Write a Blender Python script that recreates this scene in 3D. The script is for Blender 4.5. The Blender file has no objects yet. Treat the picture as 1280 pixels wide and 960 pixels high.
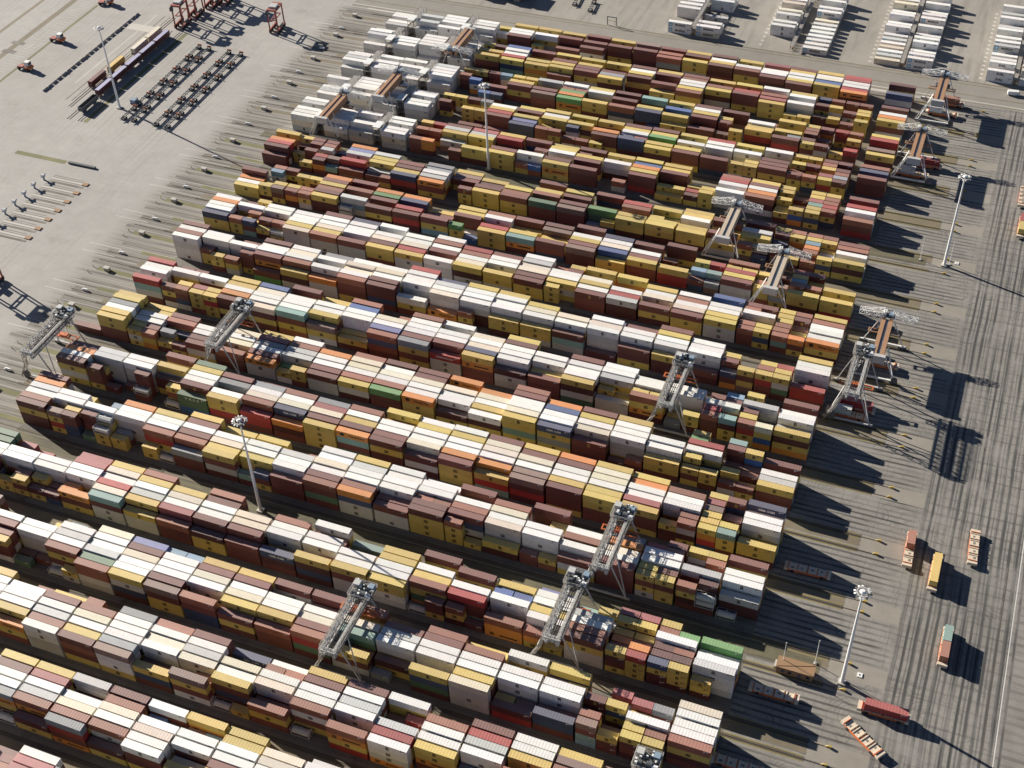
import bpy, bmesh, math, random
from mathutils import Matrix, Vector
import numpy as np
R = math.radians
scene = bpy.context.scene
col = scene.collection
rnd = random.Random(7)

# ------------------------------------------------------------------ camera
CAM = (30.2701, -194.5957, 331.5487)
RIGHT, UP, FWD = (0.9315, 0.36239, -0.03125), (-0.22475, 0.64099, 0.7339), (-0.28599, 0.67661, -0.67853)
FPX = 1656.07                                   # focal length in pixels of a 1280 px wide picture
cd = bpy.data.cameras.new('camera'); cam = bpy.data.objects.new('camera', cd); col.objects.link(cam)
cd.sensor_width = 36.0; cd.lens = FPX / 1280 * 36.0; cd.clip_start = 1.0; cd.clip_end = 6000
cam.matrix_world = Matrix(((RIGHT[0], UP[0], -FWD[0], CAM[0]), (RIGHT[1], UP[1], -FWD[1], CAM[1]),
                           (RIGHT[2], UP[2], -FWD[2], CAM[2]), (0, 0, 0, 1)))
scene.camera = cam

# ------------------------------------------------------------------ world, sun, exposure
SUN_EL, SUN_AZ = 22.5, 162.5                    # direction towards the sun, degrees from +X
w = bpy.data.worlds.new('World'); scene.world = w; w.use_nodes = True
nt = w.node_tree; nt.nodes.clear()
sky = nt.nodes.new('ShaderNodeTexSky'); sky.sky_type = 'NISHITA'; sky.sun_disc = False
sky.sun_elevation = R(SUN_EL); sky.sun_rotation = R(90 - SUN_AZ); sky.altitude = 100; sky.air_density = 0.45; sky.dust_density = 0.25; sky.ozone_density = 1.0
bg = nt.nodes.new('ShaderNodeBackground'); bg.inputs[1].default_value = 0.05
wo = nt.nodes.new('ShaderNodeOutputWorld')
nt.links.new(sky.outputs[0], bg.inputs[0]); nt.links.new(bg.outputs[0], wo.inputs[0])
sl = bpy.data.lights.new('sun', 'SUN'); sl.energy = 5.0; sl.angle = R(0.5); sl.color = (1.0, 0.93, 0.82)
so = bpy.data.objects.new('sun', sl); col.objects.link(so)
dv = Vector((math.cos(R(SUN_AZ)) * math.cos(R(SUN_EL)), math.sin(R(SUN_AZ)) * math.cos(R(SUN_EL)), math.sin(R(SUN_EL))))
so.rotation_euler = dv.to_track_quat('Z', 'Y').to_euler(); so.location = (0, 0, 300)
vs = scene.view_settings; vs.view_transform = 'Standard'; vs.look = 'None'; vs.exposure = 1.05; vs.gamma = 1.0
scene.render.film_transparent = False
scene.cycles.max_bounces = 5; scene.cycles.diffuse_bounces = 3

# ------------------------------------------------------------------ helpers
def tag(o, label=None, cat=None, group=None, kind=None):
    if label: o['label'] = label
    if cat: o['category'] = cat
    if group: o['group'] = group
    if kind: o['kind'] = kind
    return o

def link(o):
    col.objects.link(o); return o

def empty(name, loc, rz=0.0):
    o = bpy.data.objects.new(name, None); o.location = loc; o.rotation_euler = (0, 0, rz); o.empty_display_size = 0.3
    return link(o)

class MB:                                        # collects boxes, bars and tubes into one mesh
    def __init__(s): s.v = []; s.f = []
    def box(s, x0, x1, y0, y1, z0, z1):
        n = len(s.v)
        s.v += [(x0, y0, z0), (x1, y0, z0), (x1, y1, z0), (x0, y1, z0), (x0, y0, z1), (x1, y0, z1), (x1, y1, z1), (x0, y1, z1)]
        s.f += [(n, n + 3, n + 2, n + 1), (n + 4, n + 5, n + 6, n + 7), (n, n + 1, n + 5, n + 4), (n + 1, n + 2, n + 6, n + 5),
                (n + 2, n + 3, n + 7, n + 6), (n + 3, n, n + 4, n + 7)]
        return s
    def cbox(s, cx, cy, cz, dx, dy, dz): return s.box(cx - dx / 2, cx + dx / 2, cy - dy / 2, cy + dy / 2, cz - dz / 2, cz + dz / 2)
    def bar(s, a, b, w, h=None):                 # square bar from a to b
        h = h or w
        a, b = Vector(a), Vector(b); d = (b - a).normalized()
        up = Vector((0, 0, 1)) if abs(d.z) < 0.95 else Vector((0, 1, 0))
        sx = d.cross(up).normalized(); sz = sx.cross(d).normalized()
        n = len(s.v)
        for p in (a, b):
            for i, j in ((-1, -1), (1, -1), (1, 1), (-1, 1)):
                s.v.append(tuple(p + sx * (w / 2 * i) + sz * (h / 2 * j)))
        s.f += [(n, n + 1, n + 2, n + 3), (n + 7, n + 6, n + 5, n + 4)]
        for i in range(4):
            j = (i + 1) % 4
            s.f.append((n + i, n + 4 + i, n + 4 + j, n + j))
        return s
    def tube(s, a, b, r0, r1=None, n=10):
        r1 = r0 if r1 is None else r1
        a, b = Vector(a), Vector(b); d = (b - a).normalized()
        up = Vector((0, 0, 1)) if abs(d.z) < 0.95 else Vector((0, 1, 0))
        sx = d.cross(up).normalized(); sz = sx.cross(d).normalized(); m = len(s.v)
        for p, r in ((a, r0), (b, r1)):
            for i in range(n):
                t = 2 * math.pi * i / n
                s.v.append(tuple(p + sx * (r * math.cos(t)) + sz * (r * math.sin(t))))
        for i in range(n):
            j = (i + 1) % n; s.f.append((m + i, m + j, m + n + j, m + n + i))
        s.f += [tuple(m + i for i in reversed(range(n))), tuple(m + n + i for i in range(n))]
        return s
    def truss(s, a, b, w, h, n, t):              # box lattice from a to b, w wide, h high, n bays
        a, b = Vector(a), Vector(b); d = (b - a).normalized()
        sx = d.cross(Vector((0, 0, 1))).normalized() * (w / 2); sz = Vector((0, 0, h / 2))
        C = [[a + (b - a) * (i / n) + sx * p + sz * q for p, q in ((-1, -1), (1, -1), (1, 1), (-1, 1))] for i in range(n + 1)]
        for k in range(4): s.bar(C[0][k], C[n][k], t * 1.3)
        for i in range(n + 1):
            for k in range(4): s.bar(C[i][k], C[i][(k + 1) % 4], t)
        for i in range(n):
            for k in range(4):
                k2 = (k + 1) % 4
                s.bar(C[i][k if i % 2 else k2], C[i + 1][k2 if i % 2 else k], t)
        return s
    def mesh(s, name, mat):
        m = bpy.data.meshes.new(name); m.from_pydata(s.v, [], s.f); m.update()
        if mat: m.materials.append(mat)
        return m
    def build(s, name, mat, parent=None, color=None):
        o = bpy.data.objects.new(name, s.mesh(name, mat))
        if color: o.color = tuple(color) + (1,)
        if parent: o.parent = parent
        return link(o)

def copy_tree(o, parent=None):
    c = o.copy(); col.objects.link(c)
    if parent: c.parent = parent
    for ch in KIDS.get(o.name, ()): copy_tree(ch, c)
    return c
KIDS = {}
def register(root):                              # remember children so copies are cheap
    def rec(o):
        KIDS[o.name] = list(o.children)
        for c in o.children: rec(c)
    rec(root); return root

# ------------------------------------------------------------------ materials
def new_mat(name):
    m = bpy.data.materials.new(name); m.use_nodes = True
    t = m.node_tree; b = t.nodes['Principled BSDF']
    return m, t, b
def N(t, kind, **kw):
    n = t.nodes.new(kind)
    for k, v in kw.items(): setattr(n, k, v)
    return n
def noise(t, vec, scale, detail=3, rough=0.6):
    n = N(t, 'ShaderNodeTexNoise'); n.inputs['Scale'].default_value = scale
    n.inputs['Detail'].default_value = detail; n.inputs['Roughness'].default_value = rough
    if vec is not None: t.links.new(vec, n.inputs['Vector'])
    return n.outputs['Fac']
def ramp(t, fac, stops):
    r = N(t, 'ShaderNodeValToRGB'); e = r.color_ramp.elements
    e[0].position, e[0].color = stops[0][0], tuple(stops[0][1]) + (1,)
    e[1].position, e[1].color = stops[-1][0], tuple(stops[-1][1]) + (1,)
    for p, c in stops[1:-1]:
        x = e.new(p); x.color = tuple(c) + (1,)
    t.links.new(fac, r.inputs[0]); return r.outputs[0]
def mth(t, op, a, b=None, clamp=False):
    n = N(t, 'ShaderNodeMath', operation=op); n.use_clamp = clamp
    for i, x in enumerate((a, b)):
        if x is None: continue
        if isinstance(x, (int, float)): n.inputs[i].default_value = x
        else: t.links.new(x, n.inputs[i])
    return n.outputs[0]
def mixc(t, fac, a, b, blend='MIX'):
    n = N(t, 'ShaderNodeMix', data_type='RGBA', blend_type=blend)
    for i, x in ((0, fac), (6, a), (7, b)):
        if isinstance(x, (int, float)): n.inputs[i].default_value = x
        elif isinstance(x, tuple): n.inputs[i].default_value = x + (1,) if len(x) == 3 else x
        else: t.links.new(x, n.inputs[i])
    return n.outputs[2]
def smooth(t, x, lo, hi):
    n = N(t, 'ShaderNodeMapRange', interpolation_type='SMOOTHSTEP'); t.links.new(x, n.inputs[0])
    n.inputs[1].default_value = lo; n.inputs[2].default_value = hi; return n.outputs[0]
def scaled(t, vec, s):
    n = N(t, 'ShaderNodeVectorMath', operation='MULTIPLY'); t.links.new(vec, n.inputs[0]); n.inputs[1].default_value = s
    return n.outputs[0]

def paint(name, source, rough=0.5, metallic=0.0, wear=1.0, bump=False, pale_tops=False):
    """paint whose colour is the object's own colour or the mesh's colour attribute, with grime, rust and optional paler tops"""
    m, t, b = new_mat(name)
    tc = N(t, 'ShaderNodeTexCoord'); geo = N(t, 'ShaderNodeNewGeometry'); oi = N(t, 'ShaderNodeObjectInfo')
    if source == 'object': base = oi.outputs['Color']
    elif source == 'attr':
        a = N(t, 'ShaderNodeAttribute', attribute_name='paint'); base = a.outputs['Color']
    else:
        rgb = N(t, 'ShaderNodeRGB'); rgb.outputs[0].default_value = tuple(source) + (1,); base = rgb.outputs[0]
    P = geo.outputs['Position']
    if pale_tops:                                    # up-facing faces mixed towards a paler tone
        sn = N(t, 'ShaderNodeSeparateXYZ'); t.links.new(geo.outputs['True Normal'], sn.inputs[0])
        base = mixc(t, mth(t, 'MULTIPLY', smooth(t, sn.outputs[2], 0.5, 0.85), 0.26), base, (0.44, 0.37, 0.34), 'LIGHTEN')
    big = noise(t, P, 0.35, 4); fine = noise(t, P, 2.2, 5, 0.7)
    streak = noise(t, scaled(t, P, (2.2, 2.2, 0.25)), 1.3, 4, 0.65)
    f = mth(t, 'ADD', mth(t, 'MULTIPLY', big, 0.30), mth(t, 'MULTIPLY', fine, 0.28))
    f = mth(t, 'ADD', f, 0.69)
    cmb = N(t, 'ShaderNodeCombineColor'); [t.links.new(f, cmb.inputs[i]) for i in range(3)]
    c = mixc(t, 0.75 * wear, base, cmb.outputs[0], 'MULTIPLY')
    c = mixc(t, mth(t, 'MULTIPLY', smooth(t, streak, 0.55, 0.78), 0.5 * wear), c, (0.15, 0.11, 0.085))
    rust = smooth(t, noise(t, P, 0.9, 5, 0.75), 0.63, 0.72)
    zone = mth(t, 'ADD', 0.25, mth(t, 'MULTIPLY', smooth(t, noise(t, P, 0.09, 2), 0.5, 0.62), 0.6))
    c = mixc(t, mth(t, 'MULTIPLY', mth(t, 'MULTIPLY', rust, zone), wear, True), c, (0.17, 0.075, 0.035))
    t.links.new(c, b.inputs['Base Color'])
    b.inputs['Roughness'].default_value = rough; b.inputs['Metallic'].default_value = metallic
    if bump:
        wv = N(t, 'ShaderNodeTexWave', wave_type='BANDS', bands_direction='X'); wv.inputs['Scale'].default_value = 0.56
        wv.inputs['Distortion'].default_value = 0.0; t.links.new(P, wv.inputs['Vector'])
        bp = N(t, 'ShaderNodeBump'); bp.inputs['Strength'].default_value = 0.35; bp.inputs['Distance'].default_value = 0.05
        t.links.new(wv.outputs['Fac'], bp.inputs['Height']); t.links.new(bp.outputs[0], b.inputs['Normal'])
    return m

M = {}
M['box'] = paint('container_paint', 'object', 0.5, pale_tops=True)
M['boxes'] = paint('container_stack_paint', 'attr', 0.5, bump=True, pale_tops=True)
M['logo_dark'] = paint('dark_print', (0.025, 0.022, 0.02), 0.6, wear=0.3)
M['logo_white'] = paint('white_print', (0.78, 0.78, 0.76), 0.6, wear=0.3)
M['logo_blue'] = paint('blue_print', (0.10, 0.36, 0.58), 0.6, wear=0.3)
M['logo_yellow'] = paint('yellow_print', (0.55, 0.38, 0.10), 0.6, wear=0.3)
M['white'] = paint('white_steel', (0.74, 0.74, 0.72), 0.45)
M['galv'] = paint('galvanised_steel', (0.34, 0.32, 0.29), 0.5, 0.2)
M['grime'] = paint('grimy_steel', (0.20, 0.185, 0.165), 0.6, 0.1)
M['lgrey'] = paint('light_grey_steel', (0.48, 0.475, 0.46), 0.45)
M['dgrey'] = paint('dark_grey_steel', (0.10, 0.105, 0.11), 0.5)
M['black'] = paint('black_rubber', (0.02, 0.02, 0.02), 0.8, wear=0.4)
M['brown'] = paint('brown_deck', (0.34, 0.19, 0.105), 0.7)
M['beige'] = paint('beige_deck', (0.47, 0.39, 0.30), 0.7)
M['orange'] = paint('orange_steel', (0.52, 0.13, 0.035), 0.5)
M['red'] = paint('red_steel', (0.30, 0.085, 0.06), 0.6)
M['agv'] = paint('orange_vehicle_paint', (0.56, 0.15, 0.05), 0.5)
M['cream'] = paint('cream_plate', (0.62, 0.52, 0.40), 0.6)
M['bluegrey'] = paint('blue_grey_steel', (0.22, 0.29, 0.36), 0.5)
M['yellow'] = paint('yellow_paint', (0.36, 0.26, 0.06), 0.6)
M['wood'] = paint('weathered_board', (0.28, 0.17, 0.09), 0.8)
M['glass'] = paint('cab_glass', (0.03, 0.04, 0.05), 0.15, wear=0.2)
M['rail'] = paint('rail_steel', (0.16, 0.12, 0.09), 0.5, 0.4)
M['conc'] = paint('concrete_block', (0.42, 0.40, 0.36), 0.9)

def ground_mat(name, c_lo, c_hi, kind, joints=True):
    m, t, b = new_mat(name); geo = N(t, 'ShaderNodeNewGeometry'); P = geo.outputs['Position']
    sp = N(t, 'ShaderNodeSeparateXYZ'); t.links.new(P, sp.inputs[0]); X, Y = sp.outputs[0], sp.outputs[1]
    n1 = noise(t, P, 0.018, 5, 0.6); n2 = noise(t, P, 0.16, 5, 0.65); n3 = noise(t, P, 1.7, 4, 0.7)
    f = mth(t, 'ADD', mth(t, 'MULTIPLY', n1, 0.45), mth(t, 'ADD', mth(t, 'MULTIPLY', n2, 0.33), mth(t, 'MULTIPLY', n3, 0.22)))
    c = ramp(t, f, [(0.34, c_lo), (0.66, c_hi)])
    def dark(c, fac, colr, amt): return mixc(t, mth(t, 'MULTIPLY', fac, amt, True), c, colr)
    def lines(coord, period, wob, lo, hi, phase=0.0):
        wn = mth(t, 'MULTIPLY', mth(t, 'SUBTRACT', noise(t, P, 0.02, 2), 0.5), wob)
        s = N(t, 'ShaderNodeMath', operation='SINE')
        t.links.new(mth(t, 'ADD', mth(t, 'MULTIPLY', mth(t, 'ADD', coord, wn), 2 * math.pi / period), phase), s.inputs[0])
        return smooth(t, s.outputs[0], lo, hi)
    if kind == 'right':
        mid = mth(t, 'MULTIPLY', smooth(t, X, 40.5, 42.5), mth(t, 'SUBTRACT', 1.0, smooth(t, X, 74.6, 75.4)))
        lane = mth(t, 'SUBTRACT', 1.0, smooth(t, X, 74.6, 75.4))
        inner = mth(t, 'SUBTRACT', 1.0, smooth(t, X, 34, 44))
        patch = mth(t, 'ADD', 0.35, mth(t, 'MULTIPLY', smooth(t, noise(t, scaled(t, P, (1.0, 0.12, 1)), 0.2, 3), 0.35, 0.6), 0.75))
        patx = mth(t, 'ADD', 0.3, mth(t, 'MULTIPLY', smooth(t, noise(t, scaled(t, P, (0.12, 1.0, 1)), 0.22, 3), 0.38, 0.62), 0.8))
        L1 = mth(t, 'MULTIPLY', lines(X, 2.55, 1.3, 0.1, 0.95), patch)
        L2 = mth(t, 'MULTIPLY', lines(X, 1.62, 1.8, 0.2, 0.98, 1.3), patch)
        c = dark(c, mth(t, 'MULTIPLY', mid, L1), (0.03, 0.03, 0.03), 0.8)
        c = dark(c, mth(t, 'MULTIPLY', mid, L2), (0.04, 0.04, 0.04), 0.55)
        K1 = mth(t, 'MULTIPLY', lines(Y, 2.25, 1.5, -0.1, 0.98), patx)
        c = dark(c, mth(t, 'MULTIPLY', inner, K1), (0.035, 0.032, 0.03), 0.85)
        K2 = mth(t, 'MULTIPLY', lines(Y, 4.1, 0.8, 0.6, 0.98, 0.7), patx)
        c = dark(c, mth(t, 'MULTIPLY', mid, K2), (0.055, 0.055, 0.055), 0.42)
        K3 = mth(t, 'MULTIPLY', lines(Y, 2.9, 1.0, -0.2, 0.9, 0.2), patx)
        c = dark(c, mth(t, 'MULTIPLY', smooth(t, X, 74.6, 75.4), K3), (0.07, 0.067, 0.062), 0.5)
        # curved scuffs where vehicles turn
        vo = N(t, 'ShaderNodeTexVoronoi', feature='F1'); vo.inputs['Scale'].default_value = 0.09; t.links.new(P, vo.inputs['Vector'])
        arc = N(t, 'ShaderNodeMath', operation='SINE'); t.links.new(mth(t, 'MULTIPLY', vo.outputs['Distance'], 60.0), arc.inputs[0])
        am = mth(t, 'MULTIPLY', smooth(t, arc.outputs[0], 0.6, 0.98), smooth(t, noise(t, P, 0.11, 3), 0.5, 0.66))
        c = dark(c, mth(t, 'MULTIPLY', am, lane), (0.05, 0.05, 0.05), 0.5)
        c = dark(c, mth(t, 'MULTIPLY', smooth(t, noise(t, P, 0.5, 6, 0.75), 0.5, 0.66), lane), (0.085, 0.083, 0.08), 0.45)
        c = mixc(t, mth(t, 'MULTIPLY', smooth(t, noise(t, P, 0.045, 4, 0.6), 0.52, 0.7), 0.5), c, (0.27, 0.255, 0.235))
        jx = lines(X, 12.0, 0.0, 0.9985, 1.0); jy = lines(Y, 12.0, 0.0, 0.9985, 1.0)
        c = dark(c, mth(t, 'MAXIMUM', jx, jy), (0.06, 0.055, 0.05), 0.5)
    if kind == 'left':
        L = lines(mth(t, 'ADD', X, mth(t, 'MULTIPLY', Y, 0.03)), 3.1, 6.0, 0.2, 1.0)
        msk = smooth(t, noise(t, scaled(t, P, (1, 0.15, 1)), 0.09, 4), 0.42, 0.68)
        c = dark(c, mth(t, 'MULTIPLY', L, msk), (0.20, 0.19, 0.175), 0.3)
        jx = lines(X, 20.0, 0.0, 0.9995, 1.0); jy = lines(Y, 20.0, 0.0, 0.9995, 1.0)
        c = dark(c, mth(t, 'MAXIMUM', jx, jy), (0.18, 0.16, 0.14), 0.35)
        c = dark(c, smooth(t, noise(t, P, 0.06, 6, 0.7), 0.55, 0.75), (0.22, 0.20, 0.175), 0.6)
        vo = N(t, 'ShaderNodeTexVoronoi', feature='F1'); vo.inputs['Scale'].default_value = 0.02; t.links.new(P, vo.inputs['Vector'])
        arc = N(t, 'ShaderNodeMath', operation='SINE'); t.links.new(mth(t, 'MULTIPLY', vo.outputs['Distance'], 110.0), arc.inputs[0])
        am = mth(t, 'MULTIPLY', smooth(t, arc.outputs[0], 0.2, 0.98), smooth(t, noise(t, P, 0.035, 4), 0.45, 0.68))
        c = dark(c, am, (0.22, 0.205, 0.185), 0.14)
    if kind == 'transfer':
        edge = smooth(t, mth(t, 'ADD', X, mth(t, 'MULTIPLY', mth(t, 'SUBTRACT', n2, 0.5), 16.0)), -309, -295)
        A = mth(t, 'MULTIPLY', lines(Y, 2.833, 0.25, -0.3, 0.9), smooth(t, noise(t, scaled(t, P, (0.06, 1.0, 1)), 0.3, 3), 0.35, 0.6))
        Bq = lines(Y, 1.275, 0.3, 0.3, 0.98, 1.0)
        c = dark(c, mth(t, 'MULTIPLY', edge, 1.0), (0.17, 0.155, 0.13), 0.62)
        c = dark(c, mth(t, 'MULTIPLY', edge, A), (0.06, 0.056, 0.05), 0.75)
        c = dark(c, mth(t, 'MULTIPLY', edge, Bq), (0.08, 0.075, 0.066), 0.35)
        W8 = lines(Y, 4.25, 0.0, 0.93, 0.99, 2.0)
        c = dark(c, mth(t, 'MULTIPLY', edge, W8), (0.42, 0.39, 0.35), 0.55)
    if kind == 'strip':
        c = dark(c, smooth(t, noise(t, scaled(t, P, (0.1, 1.6, 1)), 0.5, 4), 0.42, 0.68), (0.05, 0.047, 0.042), 0.75)
    if kind == 'yard':
        c = dark(c, lines(Y, 2.8033, 0.0, 0.93, 0.99, 0.5), (0.07, 0.065, 0.055), 0.5)
        c = dark(c, smooth(t, noise(t, P, 0.12, 5, 0.7), 0.5, 0.7), (0.07, 0.065, 0.055), 0.6)
    if kind == 'reefer':
        c = dark(c, smooth(t, noise(t, scaled(t, P, (1.4, 0.15, 1)), 0.2, 4), 0.45, 0.7), (0.16, 0.145, 0.125), 0.5)
    t.links.new(c, b.inputs['Base Color']); b.inputs['Roughness'].default_value = 0.85
    bp = N(t, 'ShaderNodeBump'); bp.inputs['Strength'].default_value = 0.25; bp.inputs['Distance'].default_value = 0.05
    t.links.new(n3, bp.inputs['Height']); t.links.new(bp.outputs[0], b.inputs['Normal'])
    return m
M['g_left'] = ground_mat('pale_concrete', (0.265, 0.248, 0.228), (0.375, 0.357, 0.335), 'left')
M['g_right'] = ground_mat('tyre_marked_concrete', (0.155, 0.145, 0.13), (0.29, 0.272, 0.245), 'right')
M['g_yard'] = ground_mat('stack_floor_asphalt', (0.11, 0.10, 0.085), (0.20, 0.185, 0.16), 'yard')
M['g_strip'] = ground_mat('streaked_asphalt', (0.13, 0.12, 0.10), (0.24, 0.22, 0.195), 'strip')
M['g_transfer'] = ground_mat('transfer_lane_surface', (0.265, 0.248, 0.228), (0.375, 0.357, 0.335), 'transfer')
M['g_road'] = ground_mat('road_asphalt', (0.19, 0.175, 0.15), (0.27, 0.25, 0.22), 'plain')
M['g_reefer'] = ground_mat('reefer_yard_paving', (0.24, 0.22, 0.19), (0.33, 0.305, 0.27), 'reefer')
M['g_pale'] = ground_mat('pale_kerb_concrete', (0.40, 0.375, 0.335), (0.50, 0.475, 0.43), 'plain')
M['g_sand'] = ground_mat('sandy_concrete', (0.20, 0.18, 0.15), (0.30, 0.275, 0.235), 'plain')
M['g_dirt'] = ground_mat('dirt', (0.12, 0.10, 0.065), (0.21, 0.175, 0.12), 'plain')
M['g_grass'] = ground_mat('short_grass', (0.085, 0.085, 0.03), (0.20, 0.185, 0.085), 'plain')
M['g_verge'] = ground_mat('sparse_grass', (0.07, 0.064, 0.035), (0.17, 0.15, 0.09), 'strip')
M['g_line'] = ground_mat('worn_white_line', (0.45, 0.44, 0.41), (0.62, 0.61, 0.58), 'plain')
M['g_gold'] = ground_mat('worn_yellow_edge', (0.16, 0.125, 0.03), (0.30, 0.235, 0.07), 'plain')
M['g_ballast'] = ground_mat('dark_ballast', (0.05, 0.045, 0.035), (0.11, 0.10, 0.075), 'plain')

def sheet(name, x0, x1, y0, y1, z, mat):
    b = MB(); b.v = [(x0, y0, z), (x1, y0, z), (x1, y1, z), (x0, y1, z)]; b.f = [(0, 1, 2, 3)]
    return tag(b.build(name, mat), kind='structure')

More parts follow.
